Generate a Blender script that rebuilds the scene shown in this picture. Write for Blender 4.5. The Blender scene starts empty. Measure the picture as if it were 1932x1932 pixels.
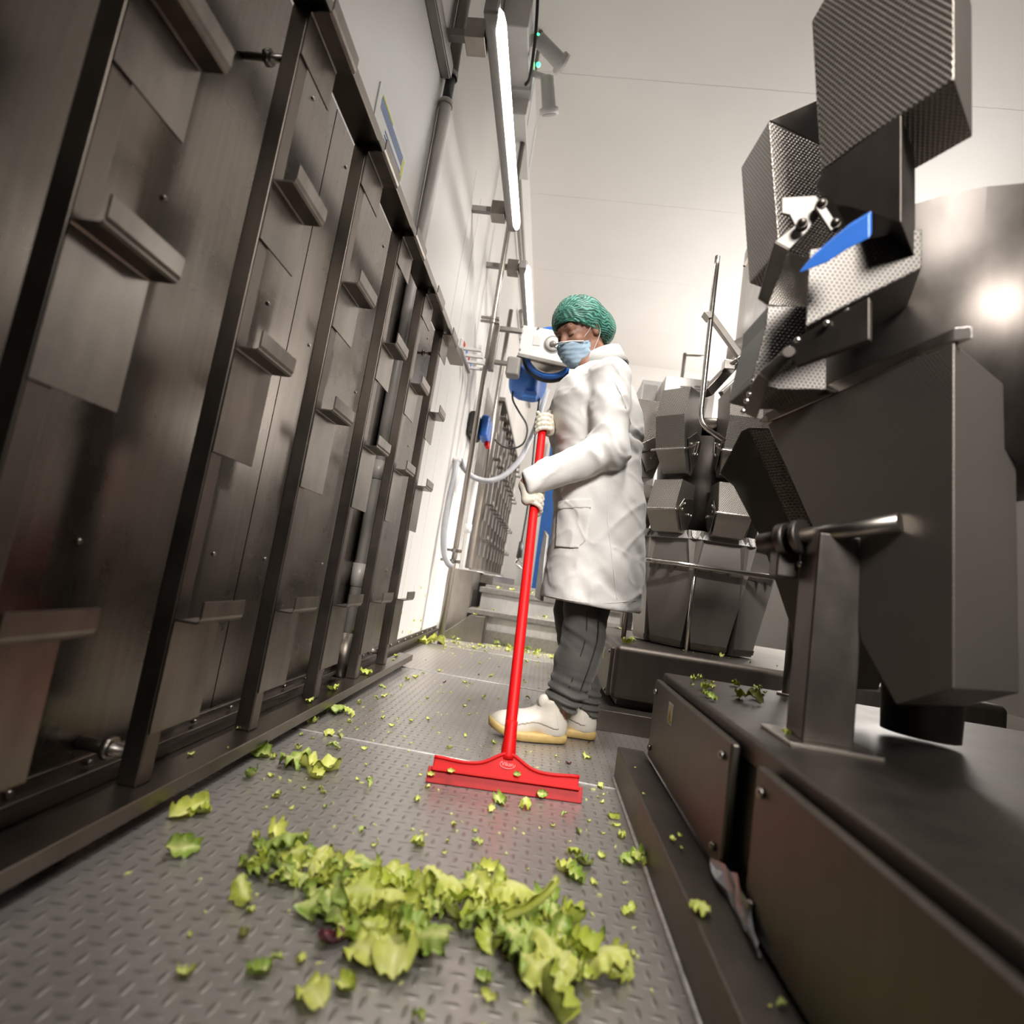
import bpy, bmesh, math, random
import numpy as np
from mathutils import Vector, Matrix

random.seed(7)
SC = bpy.context.scene
COL = SC.collection
# ------------------------------------------------------------------ camera
H0 = 0.55
FPX = 1042.5
YAW, PITCH, ROLL = [math.radians(a) for a in (-4.513, 6.9, 8.75)]
_f = Vector((math.sin(YAW) * math.cos(PITCH), math.cos(YAW) * math.cos(PITCH), math.sin(PITCH)))
_r = Vector((math.cos(YAW), -math.sin(YAW), 0))
_u = _r.cross(_f)
_c, _s = math.cos(ROLL), math.sin(ROLL)
CR, CU, CF = _c * _r + _s * _u, -_s * _r + _c * _u, _f
cam = bpy.data.cameras.new('camera')
camo = bpy.data.objects.new('camera', cam)
COL.objects.link(camo)
camo.matrix_world = Matrix(((CR.x, CU.x, -CF.x, 0), (CR.y, CU.y, -CF.y, 0), (CR.z, CU.z, -CF.z, H0), (0, 0, 0, 1)))
cam.sensor_width = 36
cam.sensor_fit = 'HORIZONTAL'
cam.lens = FPX / 1932 * 36
cam.clip_start = 0.02
cam.dof.use_dof = True
cam.dof.focus_distance = 2.15
cam.dof.aperture_fstop = 2.2
SC.camera = camo

# ------------------------------------------------------------------ world, lamps, exposure
W = bpy.data.worlds.new('world')
SC.world = W
W.use_nodes = True
W.node_tree.nodes['Background'].inputs[0].default_value = (1.0, 0.95, 0.9, 1)
W.node_tree.nodes['Background'].inputs[1].default_value = 0.05
SC.view_settings.view_transform = 'Standard'
SC.view_settings.look = 'None'
SC.view_settings.exposure = 0.0
SC.view_settings.gamma = 1
SC.view_settings.use_curve_mapping = False
SC.cycles.max_bounces = 6
SC.cycles.diffuse_bounces = 4
SC.cycles.glossy_bounces = 3
SC.cycles.transparent_max_bounces = 6
SC.cycles.caustics_reflective = False
SC.cycles.caustics_refractive = False
SC.cycles.sample_clamp_indirect = 4


def area(name, loc, target, sx, sy, power, col=(1, .96, .91)):
    l = bpy.data.lights.new(name, 'AREA')
    l.shape = 'RECTANGLE'
    l.size, l.size_y, l.energy, l.color = sx, sy, power, col
    o = bpy.data.objects.new(name, l)
    o.location = loc
    o.rotation_euler = (Vector(target) - Vector(loc)).to_track_quat('-Z', 'Y').to_euler()
    COL.objects.link(o)
    return o


# lamps high on the right-hand side of the hall, further down the hall, and added lights with narrowed spread
area('hall_light', (4.3, 6.4, 3.3), (-.2, 6.4, 5.1), .8, 4.0, 190)
area('hall_light', (4.3, 8.8, 3.2), (0.0, 9.4, 4.4), .8, 2.5, 200)
k_ = area('hall_light', (2.9, 5.0, 2.7), (.1, 5.0, .2), .5, 1.5, 85)  # unseen light added to brighten the steps and the floor behind
k_.data.spread = math.radians(70)
k_ = area('hall_light', (1.6, 1.7, 4.9), (.15, 4.3, 1.7), .7, .7, 44)  # unseen light added for the hose reel and the far hoppers
k_.data.spread = math.radians(64)
k_ = area('walkway_key', (0.9, -1.7, 3.0), (0.12, 2.0, 0.55), 1.0, 1.0, 18)  # soft front key added behind the camera to fill the worker
k_.data.spread = math.radians(38)
k_ = area('walkway_key', (0.5, 0.9, 4.9), (0.05, 1.9, 0.0), .8, .8, 15)  # overhead key added for worker and floor, spread kept off the left wall
k_.data.spread = math.radians(50)


# ------------------------------------------------------------------ helpers
def P(px, py, X=None, Y=None, Z=None):
    """point of the place seen at a pixel of the photograph, on one plane of the room"""
    d = CR * ((px - 966) / FPX) - CU * ((py - 966) / FPX) + CF
    o = Vector((0, 0, H0))
    if X is not None:
        t = X / d.x
    elif Y is not None:
        t = Y / d.y
    else:
        t = (Z - H0) / d.z
    return o + d * t


def link(o, parent=None):
    COL.objects.link(o)
    if parent is not None:
        o.parent = parent
        o.matrix_parent_inverse = wm(parent).inverted()
    return o


def wm(o):
    m = o.matrix_basis.copy()
    if o.parent is not None:
        m = wm(o.parent) @ o.matrix_parent_inverse @ m
    return m


def tag(o, label=None, cat=None, group=None, kind=None):
    if label: o['label'] = label
    if cat: o['category'] = cat
    if group: o['group'] = group
    if kind: o['kind'] = kind
    return o


def thing(name, label, cat, loc=(0, 0, 0), group=None):
    o = bpy.data.objects.new(name, None)
    o.empty_display_size = .05
    o.location = loc
    COL.objects.link(o)
    return tag(o, label, cat, group)


def basis(d):
    d = Vector(d).normalized()
    a = Vector((0, 0, 1)) if abs(d.z) < .9 else Vector((1, 0, 0))
    u = d.cross(a).normalized()
    return u, d.cross(u).normalized(), d


class MB:
    def __init__(s):
        s.v, s.f, s.sm = [], [], []

    def add(s, vs, fs, smooth=False):
        n = len(s.v)
        s.v += [tuple(v) for v in vs]
        s.f += [tuple(i + n for i in f) for f in fs]
        s.sm += [smooth] * len(fs)
        return s

    def box(s, x0, x1, y0, y1, z0, z1):
        v = [(x, y, z) for x in (x0, x1) for y in (y0, y1) for z in (z0, z1)]
        return s.add(v, [(0, 1, 3, 2), (4, 6, 7, 5), (0, 4, 5, 1), (2, 3, 7, 6), (0, 2, 6, 4), (1, 5, 7, 3)])

    def obox(s, c, ex, ey, ez):
        c, ex, ey, ez = Vector(c), Vector(ex), Vector(ey), Vector(ez)
        v = [c + ex * i + ey * j + ez * k for i in (-1, 1) for j in (-1, 1) for k in (-1, 1)]
        return s.add(v, [(0, 1, 3, 2), (4, 6, 7, 5), (0, 4, 5, 1), (2, 3, 7, 6), (0, 2, 6, 4), (1, 5, 7, 3)])

    def bar(s, a, b, w, h, up=(0, 0, 1)):
        a, b = Vector(a), Vector(b)
        d = (b - a) / 2
        u = Vector(up) - d.normalized() * Vector(up).dot(d.normalized())
        u.normalize()
        return s.obox((a + b) / 2, d, d.normalized().cross(u) * w / 2, u * h / 2)

    def prism(s, pts, vec):
        n = len(pts)
        vec = Vector(vec)
        v = [Vector(p) for p in pts] + [Vector(p) + vec for p in pts]
        fs = [tuple(range(n)), tuple(reversed(range(n, 2 * n)))]
        fs += [(i, i + n, (i + 1) % n + n, (i + 1) % n) for i in range(n)]
        return s.add(v, fs)

    def loft(s, rings, cap=True, smooth=False, close=True):
        n = len(rings[0])
        v = [p for r in rings for p in r]
        fs = []
        for k in range(len(rings) - 1):
            for i in range(n if close else n - 1):
                j = (i + 1) % n
                fs.append((k * n + i, k * n + j, (k + 1) * n + j, (k + 1) * n + i))
        s.add(v, fs, smooth)
        if cap:
            m = len(s.v) - len(v)
            s.f += [tuple(m + i for i in reversed(range(n))), tuple(m + (len(rings) - 1) * n + i for i in range(n))]
            s.sm += [False, False]
        return s

    def tube(s, pts, r, n=12, cap=True):
        pts = [Vector(p) for p in pts]
        rs = r if isinstance(r, (list, tuple)) else [r] * len(pts)
        rings = []
        t = (pts[1] - pts[0]).normalized()
        u, w, _ = basis(t)
        for i, p in enumerate(pts):
            if i == 0: t = pts[1] - pts[0]
            elif i == len(pts) - 1: t = pts[-1] - pts[-2]
            else: t = (pts[i] - pts[i - 1]).normalized() + (pts[i + 1] - pts[i]).normalized()
            t.normalize()
            u = (u - t * u.dot(t)).normalized()
            w = t.cross(u)
            rings.append([p + (u * math.cos(a) + w * math.sin(a)) * rs[i] for a in [2 * math.pi * k / n for k in range(n)]])
        return s.loft(rings, cap, True)

    def cyl(s, a, b, r, r2=None, n=20):
        return s.tube([a, b], [r, r if r2 is None else r2], n)

    def lathe(s, o, axis, prof, n=28):
        """prof: list of (distance along axis, radius)"""
        u, w, d = basis(axis)
        o = Vector(o)
        rings = [[o + d * h + (u * math.cos(a) + w * math.sin(a)) * r for a in [2 * math.pi * k / n for k in range(n)]] for h, r in prof]
        return s.loft(rings, True, True)

    def ball(s, c, r, n=10, axes=None):
        c = Vector(c)
        rx = r if isinstance(r, (tuple, list)) else (r, r, r)
        A = axes or (Vector((1, 0, 0)), Vector((0, 1, 0)), Vector((0, 0, 1)))
        rings = []
        for i in range(1, n):
            t = math.pi * i / n
            rings.append([c + A[0] * rx[0] * math.sin(t) * math.cos(p) + A[1] * rx[1] * math.sin(t) * math.sin(p) - A[2] * rx[2] * math.cos(t)
                          for p in [2 * math.pi * k / (2 * n) for k in range(2 * n)]])
        return s.loft(rings, True, True)

    def build(s, name, m, parent=None, bevel=0, seg=2, uv=True, auto=None):
        me = bpy.data.meshes.new(name)
        me.from_pydata(s.v, [], s.f)
        bm = bmesh.new()
        bm.from_mesh(me)
        bmesh.ops.recalc_face_normals(bm, faces=bm.faces)
        bm.to_mesh(me)
        bm.free()
        me.polygons.foreach_set('use_smooth', s.sm)
        if uv: face_uv(me)
        me.materials.append(m)
        o = bpy.data.objects.new(name, me)
        link(o, parent)
        if bevel:
            b = o.modifiers.new('bevel', 'BEVEL')
            b.width, b.segments, b.limit_method, b.angle_limit = bevel, seg, 'ANGLE', math.radians(40)
            b.harden_normals = True
        return o


def face_uv(me):
    uvl = me.uv_layers.new(name='uv')
    for p in me.polygons:
        n = p.normal
        up = Vector((0, 0, 1)) if abs(n.z) < .95 else Vector((0, 1, 0))
        a = up.cross(n).normalized()
        b = n.cross(a)
        for li in p.loop_indices:
            c = me.vertices[me.loops[li].vertex_index].co
            uvl.data[li].uv = (c.dot(a), c.dot(b))


def arc(pts, r, n=6):
    """round the inner corners of a polyline"""
    pts = [Vector(p) for p in pts]
    out = [pts[0]]
    for i in range(1, len(pts) - 1):
        a, b, c = pts[i - 1], pts[i], pts[i + 1]
        d1, d2 = (a - b), (c - b)
        k = min(r, d1.length * .45, d2.length * .45)
        p0, p1 = b + d1.normalized() * k, b + d2.normalized() * k
        for j in range(n + 1):
            t = j / n
            out.append(p0 * (1 - t) ** 2 + b * 2 * t * (1 - t) + p1 * t * t)
    out.append(pts[-1])
    return out


def smooth_path(pts, n=8):
    pts = [Vector(p) for p in pts]
    q = [pts[0] * 2 - pts[1]] + pts + [pts[-1] * 2 - pts[-2]]
    out = []
    for i in range(1, len(q) - 2):
        for j in range(n):
            t = j / n
            a, b, c, d = q[i - 1], q[i], q[i + 1], q[i + 2]
            out.append(.5 * ((2 * b) + (c - a) * t + (2 * a - 5 * b + 4 * c - d) * t * t + (3 * b - a - 3 * c + d) * t ** 3))
    out.append(pts[-1])
    return out


# ------------------------------------------------------------------ materials
class N:
    def __init__(s, name):
        s.m = bpy.data.materials.new(name)
        s.m.use_nodes = True
        s.t = s.m.node_tree
        s.b = s.t.nodes['Principled BSDF']
        s.out = s.t.nodes['Material Output']

    def n(s, typ, **kw):
        x = s.t.nodes.new(typ)
        for k, v in kw.items(): setattr(x, k, v)
        return x

    def l(s, a, b): s.t.links.new(a, b)

    def math(s, op, a, b=None, clamp=False):
        x = s.n('ShaderNodeMath', operation=op, use_clamp=clamp)
        for i, q in enumerate((a, b)):
            if q is None: continue
            if isinstance(q, (int, float)): x.inputs[i].default_value = q
            else: s.l(q, x.inputs[i])
        return x.outputs[0]

    def mix(s, f, a, b):
        x = s.n('ShaderNodeMix', data_type='RGBA')
        for i, q in ((0, f), (6, a), (7, b)):
            if isinstance(q, (int, float)): x.inputs[i].default_value = q
            elif isinstance(q, tuple): x.inputs[i].default_value = (*q, 1) if len(q) == 3 else q
            else: s.l(q, x.inputs[i])
        return x.outputs[2]

    def coord(s, which='Object'):
        return s.n('ShaderNodeTexCoord').outputs[which]

    def mapping(s, v, scale=(1, 1, 1), rot=(0, 0, 0)):
        x = s.n('ShaderNodeMapping')
        x.inputs['Scale'].default_value = scale
        x.inputs['Rotation'].default_value = rot
        s.l(v, x.inputs[0])
        return x.outputs[0]

    def noise(s, v, scale, detail=3, rough=.5):
        x = s.n('ShaderNodeTexNoise')
        x.inputs['Scale'].default_value = scale
        x.inputs['Detail'].default_value = detail
        x.inputs['Roughness'].default_value = rough
        if v is not None: s.l(v, x.inputs['Vector'])
        return x.outputs[0]

    def ramp(s, f, lo, hi):
        x = s.n('ShaderNodeMapRange')
        x.inputs[1].default_value, x.inputs[2].default_value = lo, hi
        s.l(f, x.inputs[0])
        return x.outputs[0]

    def bump(s, h, strength, dist=.01):
        x = s.n('ShaderNodeBump')
        x.inputs['Strength'].default_value = strength
        x.inputs['Distance'].default_value = dist
        s.l(h, x.inputs['Height'])
        s.l(x.outputs[0], s.b.inputs['Normal'])

    def set(s, col=None, rough=None, metal=None, spec=None):
        for k, v in (('Base Color', col), ('Roughness', rough), ('Metallic', metal), ('Specular IOR Level', spec)):
            if v is None: continue
            if isinstance(v, (int, float)): s.b.inputs[k].default_value = v
            elif isinstance(v, tuple): s.b.inputs[k].default_value = (*v, 1)
            else: s.l(v, s.b.inputs[k])
        return s


def plain(name, col, rough=.5, metal=0, var=.12, scale=18, bump=0, bscale=60):
    k = N(name)
    v = k.coord()
    f = k.noise(v, scale, 4)
    lo = tuple(c * (1 - var) for c in col)
    hi = tuple(min(1, c * (1 + var)) for c in col)
    k.set(k.mix(k.ramp(f, .3, .7), lo, hi), rough, metal)
    if bump: k.bump(k.noise(v, bscale, 3), bump, .004)
    return k.m


def steel(name, col, rough=.38, stretch=(40, 40, 2), bump=.05, var=.2, metal=1.0):
    k = N(name)
    v = k.coord()
    streak = k.noise(k.mapping(v, stretch), 6, 4)
    blot = k.noise(v, 5, 5, .65)
    f = k.math('ADD', k.math('MULTIPLY', streak, .45), k.math('MULTIPLY', blot, .55))
    k.set(k.mix(k.ramp(f, .35, .65), tuple(c * (1 - var) for c in col), tuple(c * (1 + var) for c in col)),
          k.math('ADD', k.math('MULTIPLY', blot, .25), rough - .12), metal)
    k.bump(streak, bump, .002)
    return k.m


def dimple(name, col, pitch=.0085, rough=.4, depth=.5, dark=.35, metal=.9):
    """sheet steel pressed with a staggered pattern of dots"""
    k = N(name)
    sep = k.n('ShaderNodeSeparateXYZ')
    k.l(k.coord('UV'), sep.inputs[0])
    u = k.math('DIVIDE', sep.outputs[0], pitch)
    w = k.math('DIVIDE', sep.outputs[1], pitch * .8)
    row = k.math('FLOOR', w)
    u = k.math('ADD', u, k.math('MULTIPLY', k.math('MODULO', row, 2.0), .5))
    a = k.math('SUBTRACT', k.math('FRACT', u), .5)
    b = k.math('MULTIPLY', k.math('SUBTRACT', k.math('FRACT', w), .5), .8)
    d = k.math('SQRT', k.math('ADD', k.math('MULTIPLY', a, a), k.math('MULTIPLY', b, b)))
    h = k.ramp(d, .22, .40)
    blot = k.noise(k.coord(), 6, 4)
    base = k.mix(blot, tuple(c * .85 for c in col), tuple(c * 1.15 for c in col))
    k.set(k.mix(h, tuple(c * dark for c in col), base), rough, metal)  # dots tinted darker, the shade of their hollows put into the colour
    k.bump(h, depth, .003)
    return k.m


def floor_mat():
    k = N('chequer_plate')
    sep = k.n('ShaderNodeSeparateXYZ')
    k.l(k.coord('Object'), sep.inputs[0])
    s = .0275
    u, w = k.math('DIVIDE', sep.outputs[0], s), k.math('DIVIDE', sep.outputs[1], s)
    par = k.math('MODULO', k.math('ADD', k.math('ADD', k.math('FLOOR', u), k.math('FLOOR', w)), 200.0), 2.0)
    a = k.math('SUBTRACT', k.math('FRACT', u), .5)
    b = k.math('SUBTRACT', k.math('FRACT', w), .5)
    inv = k.math('SUBTRACT', 1.0, par)
    c = k.math('ADD', k.math('MULTIPLY', a, par), k.math('MULTIPLY', b, inv))
    d = k.math('ADD', k.math('MULTIPLY', b, par), k.math('MULTIPLY', a, inv))
    c, d = k.math('DIVIDE', c, .17), k.math('DIVIDE', d, .50)
    e = k.math('SQRT', k.math('ADD', k.math('MULTIPLY', c, c), k.math('MULTIPLY', d, d)))
    h = k.math('SUBTRACT', 1.0, k.ramp(e, .35, 1.0))
    v = k.coord('Object')
    blot = k.noise(v, 2.2, 5, .6)
    fine = k.noise(v, 60, 3)
    mixn = k.math('ADD', k.math('MULTIPLY', blot, .7), k.math('MULTIPLY', fine, .3))
    base = k.mix(k.ramp(mixn, .35, .65), (.42, .385, .36), (.52, .485, .455))
    k.set(k.mix(k.math('MULTIPLY', h, .62), base, (.22, .20, .185)), k.math('ADD', k.math('MULTIPLY', blot, .2), .26), .7)
    k.bump(k.math('ADD', h, k.math('MULTIPLY', fine, .05)), .36, .004)
    return k.m


def leaf_mat(name, tint):
    k = N(name)
    at_ = k.n('ShaderNodeAttribute', attribute_name='leaf')
    f = k.noise(k.coord(), 45, 4, .6)
    c = k.mix(k.math('ADD', k.math('MULTIPLY', at_.outputs['Fac'], .75), k.math('MULTIPLY', k.math('SUBTRACT', f, .5), .9), True), (.86, .86, .36), tint)
    k.set(c, .38)
    k.bump(k.noise(k.coord(), 90, 3), .25, .003)
    tr = k.n('ShaderNodeBsdfTranslucent')
    k.l(c, tr.inputs[0])
    mx = k.n('ShaderNodeMixShader')
    mx.inputs[0].default_value = .25
    k.l(k.b.outputs[0], mx.inputs[1])
    k.l(tr.outputs[0], mx.inputs[2])
    k.l(mx.outputs[0], k.out.inputs[0])
    return k.m


def emis(name, col, st):
    k = N(name)
    k.set((.8, .8, .8), .4)
    k.b.inputs['Emission Color'].default_value = (*col, 1)
    k.b.inputs['Emission Strength'].default_value = st
    return k.m


M = {}
M['wall'] = plain('white_wall', (.68, .65, .615), .45, 0, .04, 1.4, .02, 5)
M['ceil'] = plain('white_ceiling', (.70, .672, .64), .55, 0, .03, 1.0)
M['farwall'] = plain('white_far_wall', (.74, .715, .685), .5, 0, .03, 1.0)
M['dark_wall'] = plain('grey_wall', (.2, .185, .17), .6, 0, .05, 1.0)
M['floor'] = floor_mat()
M['rack'] = steel('rack_steel', (.15, .128, .11), .38, (3, 3, .4))
M['plate'] = steel('plate_steel', (.21, .186, .165), .36, (3, 3, .5), .08, .3)
M['sheet'] = steel('sheet_steel', (.155, .134, .116), .28, (12, 12, .6), .04, .14)
M['rail'] = steel('rail_steel', (.19, .165, .143), .33, (1, .1, 1))
M['base'] = steel('base_steel', (.145, .126, .109), .5, (6, 6, 1), .03, .1)
M['basetop'] = steel('base_top_steel', (.125, .109, .095), .48, (6, 6, 1), .03, .12)
M['bright'] = steel('bright_steel', (.62, .58, .54), .24, (3, 3, 1), .03, .1)
M['mid'] = steel('mid_steel', (.34, .31, .28), .34, (4, 4, 1), .04, .14)
M['dark'] = steel('dark_steel', (.12, .105, .095), .45, (4, 4, 1))
M['dimple'] = dimple('dimpled_steel', (.37, .335, .30))
M['dimple_fine'] = dimple('fine_dimpled_steel', (.44, .40, .36), .006, .42, .35, .55)
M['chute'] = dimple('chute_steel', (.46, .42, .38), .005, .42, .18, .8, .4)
M['chute_near'] = dimple('shaded_chute_steel', (.26, .23, .205), .006, .45, .15, .8, .8)  # same steel as the far chutes, with the near shade in its colour
M['checker'] = plain('tread_steel', (.36, .335, .31), .4, .8, .15, 40, .4, 140)
M['riser'] = steel('riser_steel', (.66, .63, .6), .34, (8, 8, 1), .03, .12, .35)
M['arm'] = plain('arm_plate', (.17, .155, .14), .5, .3, .1)
M['reelplate'] = plain('white_reel_plate', (.84, .82, .79), .35, 0, .05, 6)
M['film'] = plain('plastic_film', (.52, .56, .62), .15, 0, .1, 60)
M['weld'] = plain('weld_bead', (.62, .59, .56), .4, .2, .2, 60)
M['pvc'] = plain('grey_plastic', (.40, .365, .33), .38, 0, .05)
M['white'] = plain('white_plastic', (.68, .66, .64), .35, 0, .03)
M['grey'] = plain('grey_plastic_dark', (.30, .28, .26), .4, 0, .06)
M['black'] = plain('black_rubber', (.025, .023, .022), .5, 0, .1)
M['blue'] = plain('blue_plastic', (.03, .14, .52), .35, 0, .08)
M['bluelight'] = plain('blue_paint', (.05, .19, .62), .4, 0, .05)
M['hose'] = plain('grey_hose', (.38, .38, .40), .4, 0, .05)
M['red'] = plain('red_plastic', (.58, .004, .005), .5, 0, .06, 30)
M['red'].node_tree.nodes['Principled BSDF'].inputs['Specular IOR Level'].default_value = .25
M['redlight'] = plain('red_rubber', (.42, .003, .004), .55, 0, .06, 30)
M['paper'] = plain('paper', (.70, .69, .66), .5, 0, .02)
M['printblue'] = plain('print_blue', (.07, .12, .30), .5, 0, .05)
M['yellow'] = plain('print_yellow', (.62, .60, .03), .5, 0, .05)
M['printgreen'] = plain('print_green', (.25, .42, .05), .5, 0, .05)
M['orange'] = plain('orange_paint', (.45, .13, .04), .5, 0, .1)
M['logo'] = plain('logo_print', (.85, .30, .28), .5, 0, .03)
M['led'] = emis('green_led', (.0, 1, .25), 6)
M['tube'] = emis('tube_glow', (1, .985, .96), 15)
M['leafA'] = leaf_mat('lettuce_yellow_green', (.50, .60, .02))
M['leafB'] = leaf_mat('lettuce_green', (.23, .41, .012))
M['leafC'] = leaf_mat('lettuce_pale', (.70, .74, .12))
M['purple'] = plain('purple_leaf', (.12, .02, .03), .4, 0, .5, 60)
# ------------------------------------------------------------------ the setting
def struct(name, m, mb, bevel=0):
    return tag(mb.build(name, m, None, bevel), kind='structure')


XW = -.85          # left wall
YB = 10.75         # far wall
ZC = 5.15          # ceiling
struct('floor', M['floor'], MB().box(XW, 4.6, -2.6, YB, -.05, 0))
struct('wall_left', M['wall'], MB().box(XW - .1, XW, -2.6, YB, -.05, ZC))
struct('wall_far', M['farwall'], MB().box(XW - .1, 4.7, YB, YB + .1, -.05, ZC))
struct('wall_right', M['dark_wall'], MB().box(4.6, 4.7, -2.6, YB, -.05, ZC))
struct('wall_near', M['dark_wall'], MB().box(XW - .1, 4.7, -2.7, -2.6, -.05, ZC))
struct('ceiling', M['ceil'], MB().box(XW - .1, 4.7, -2.7, YB + .1, ZC, ZC + .1))
seams = MB()
for y in (2.9, 4.5, 6.1, 7.7, 9.3):
    seams.box(XW, 4.6, y - .007, y + .007, ZC - .0012, ZC)
struct('trim_1', M['ceil'], seams)
welds = MB()
for y0, y1 in ((1.73, 1.70), (3.02, 2.98), (4.1, 4.1)):
    welds.tube([(-.84, y0, .0008), (.29, y1, .0008)], .0035, 6)
welds.tube([(.289, .2, .002), (.289, 1.79, .002), (.365, 1.815, .002)], .006, 6)
struct('trim_2', M['weld'], welds)
# steel lining sheets on the lower wall, foot channel
for i, (y0, y1) in enumerate(((-2.6, -.35), (-.345, 1.495), (1.5, 3.16))):
    sh = MB().box(XW, XW + .006, y0, y1, .085, 1.90)
    struct('trim_%d' % (3 + i), M['sheet'], sh)
screws = MB()
for y in (.1, .52, .95, 1.36, 1.62, 2.05, 2.45, 2.9):
    for z in (.5, 1.18, 1.80):
        screws.cyl((XW + .005, y, z), (XW + .011, y, z), .007, .004, 8)
struct('trim_6', M['mid'], screws)
struct('baseboard_left', M['rack'], MB().box(XW, XW + .012, -2.6, 4.62, 0, .085).box(XW, XW + .032, -2.6, 4.62, .045, .062).box(XW + .012, XW + .05, -2.6, 4.62, 0, .012), .003)
bolts = MB()
for k in range(28):
    bolts.cyl((XW + .011, .1 + k * .165, .072), (XW + .02, .1 + k * .165, .072), .006, None, 8)
struct('trim_7', M['mid'], bolts)
ribs = MB()
for y in (3.35, 3.62, 4.75, 5.05, 5.3, 5.62, 6.2, 6.6, 7.1, 7.6):
    ribs.box(XW, XW + .0025, y, y + .035, .09, 3.2)
struct('trim_8', M['wall'], ribs, .003)

# ------------------------------------------------------------------ hook rack on the left wall
XP = -.70
rack = thing('storage_rack', 'stainless steel wall rack with posts, rails and hook plates, standing before the steel lining', 'rack', (XP, 1.4, 0))
MB().box(-.742, XP + .036, -.2, 3.085, .03, .062).build('bottom_rail', M['rail'], rack, .003)
MB().box(-.742, XP + .038, -.2, 3.10, 1.742, 1.778).build('top_rail', M['rail'], rack, .003)
for k in range(8):
    y0 = -.155 + .4 * k
    po = MB().box(-.742, XP, y0, y0 + .042, .062, 1.742).build('post', M['rack'], rack, .004)
    for z0, z1, out in ((1.617, 1.725, 1), (1.176, 1.313, 1), (.712, .935, 1), (.16, .377, 1)):
        # flat plate, ledge folded towards the room, lip folded up
        t = .004
        w = .148
        x0 = XP + .001
        pl = MB()
        prof = [(x0, z0), (x0, z1 - .006), (x0 + .003, z1 - .001), (x0 + .008, z1), (x0 + .046, z1), (x0 + .052, z1 + .003), (x0 + .055, z1 + .009), (x0 + .055, z1 + .040)]
        inn = [(x + t if i < 4 else x, z) if i < 2 else (x, z) for i, (x, z) in enumerate(prof)]
        outer = [(x + (t if i < 3 else 0) - (t if i >= 6 else 0), z - (t if 3 <= i < 6 else (t * .5 if i == 2 else 0))) for i, (x, z) in enumerate(prof)]
        ring = prof + list(reversed(outer))
        n = len(prof)
        va = [(x, y0 - .001, z) for x, z in ring]
        vb = [(x, y0 + w, z) for x, z in ring]
        fs = []
        L = len(ring)
        for i in range(L):
            fs.append((i, (i + 1) % L, (i + 1) % L + L, i + L))
        for i in range(n - 1):
            fs.append((i, i + 1, L - 2 - i, L - 1 - i))
            fs.append((i + L, L - 1 - i + L, L - 2 - i + L, i + 1 + L))
        pl.add(va + vb, fs)
        pl.build('hook_plate', M['plate'], po, 0)
    if k in (0, 3, 7):
        for zz, r1 in ((1.62, .009), (.115, .013)):
            sd = MB().cyl((XW + .007, y0 + .02, zz), (-.742, y0 + .02, zz), r1).cyl((-.79, y0 + .02, zz), (-.775, y0 + .02, zz), r1 + .009, None, 6)
            sd.build('wall_stud', M['mid'], po)
for y in (.9, 2.1, 3.02):
    MB().cyl((-.72, y, 0), (-.72, y, .03), .022).build('foot', M['black'], rack)

# ------------------------------------------------------------------ pipes and trays on the left wall
XQ = -.815
dp = thing('downpipe', 'grey plastic downpipe running down the wall behind the hook rack', 'pipe', (XQ, 2.40, 0))
MB().cyl((XQ, 2.40, .19), (XQ, 2.40, 2.80), .030).build('lower_pipe', M['pvc'], dp)
MB().cyl((XQ, 2.40, 2.93), (XQ, 2.40, 5.15), .030).build('upper_pipe', M['pvc'], dp)
MB().cyl((XQ, 2.40, 2.79), (XQ, 2.40, 2.94), .024).build('sleeve', M['black'], dp)
for z0, z1 in ((.42, .52), (.90, .985), (2.775, 2.80), (2.93, 2.955)):
    MB().cyl((XQ, 2.40, z0), (XQ, 2.40, z1), .034).build('coupling', M['pvc'], dp)
MB().lathe((XQ, 2.40, .03), (0, 0, 1), [(0, .036), (.01, .044), (.19, .044), (.19, .036), (.02, .034)]).build('drain_socket', M['rack'], dp)

tr = thing('cable_tray', 'grey cable trunking running level along the upper left wall', 'cable tray', (XW, 1.5, 2.95))
MB().box(XW, XW + .045, -1.5, 2.36, 2.885, 2.965).build('body', M['grey'], tr, .004)
MB().box(XW + .045, XW + .051, -1.5, 2.36, 2.89, 2.96).build('cover', M['pvc'], tr, .002)

no = thing('wall_notice', 'white notice with blue bars stuck on the wall above the rack rail', 'notice', (XW, 1.93, 2.14))
MB().box(XW, XW + .004, 1.75, 2.115, 1.99, 2.25).build('sheet', M['paper'], no)
pr = MB().box(XW + .004, XW + .0048, 1.785, 2.085, 2.178, 2.222)
pr.build('header_bar', M['printblue'], no)
pr = MB()
for i in range(7):
    pr.box(XW + .004, XW + .0048, 1.86, 2.08 - .02 * (i % 3), 2.145 - i * .017, 2.154 - i * .017)
pr.build('text_lines', M['printblue'], no)
MB().box(XW + .0042, XW + .005, 1.79, 1.92, 2.226, 2.236).box(XW + .0042, XW + .005, 2.075, 2.10, 2.13, 2.22).build('yellow_mark', M['yellow'], no)


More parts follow.
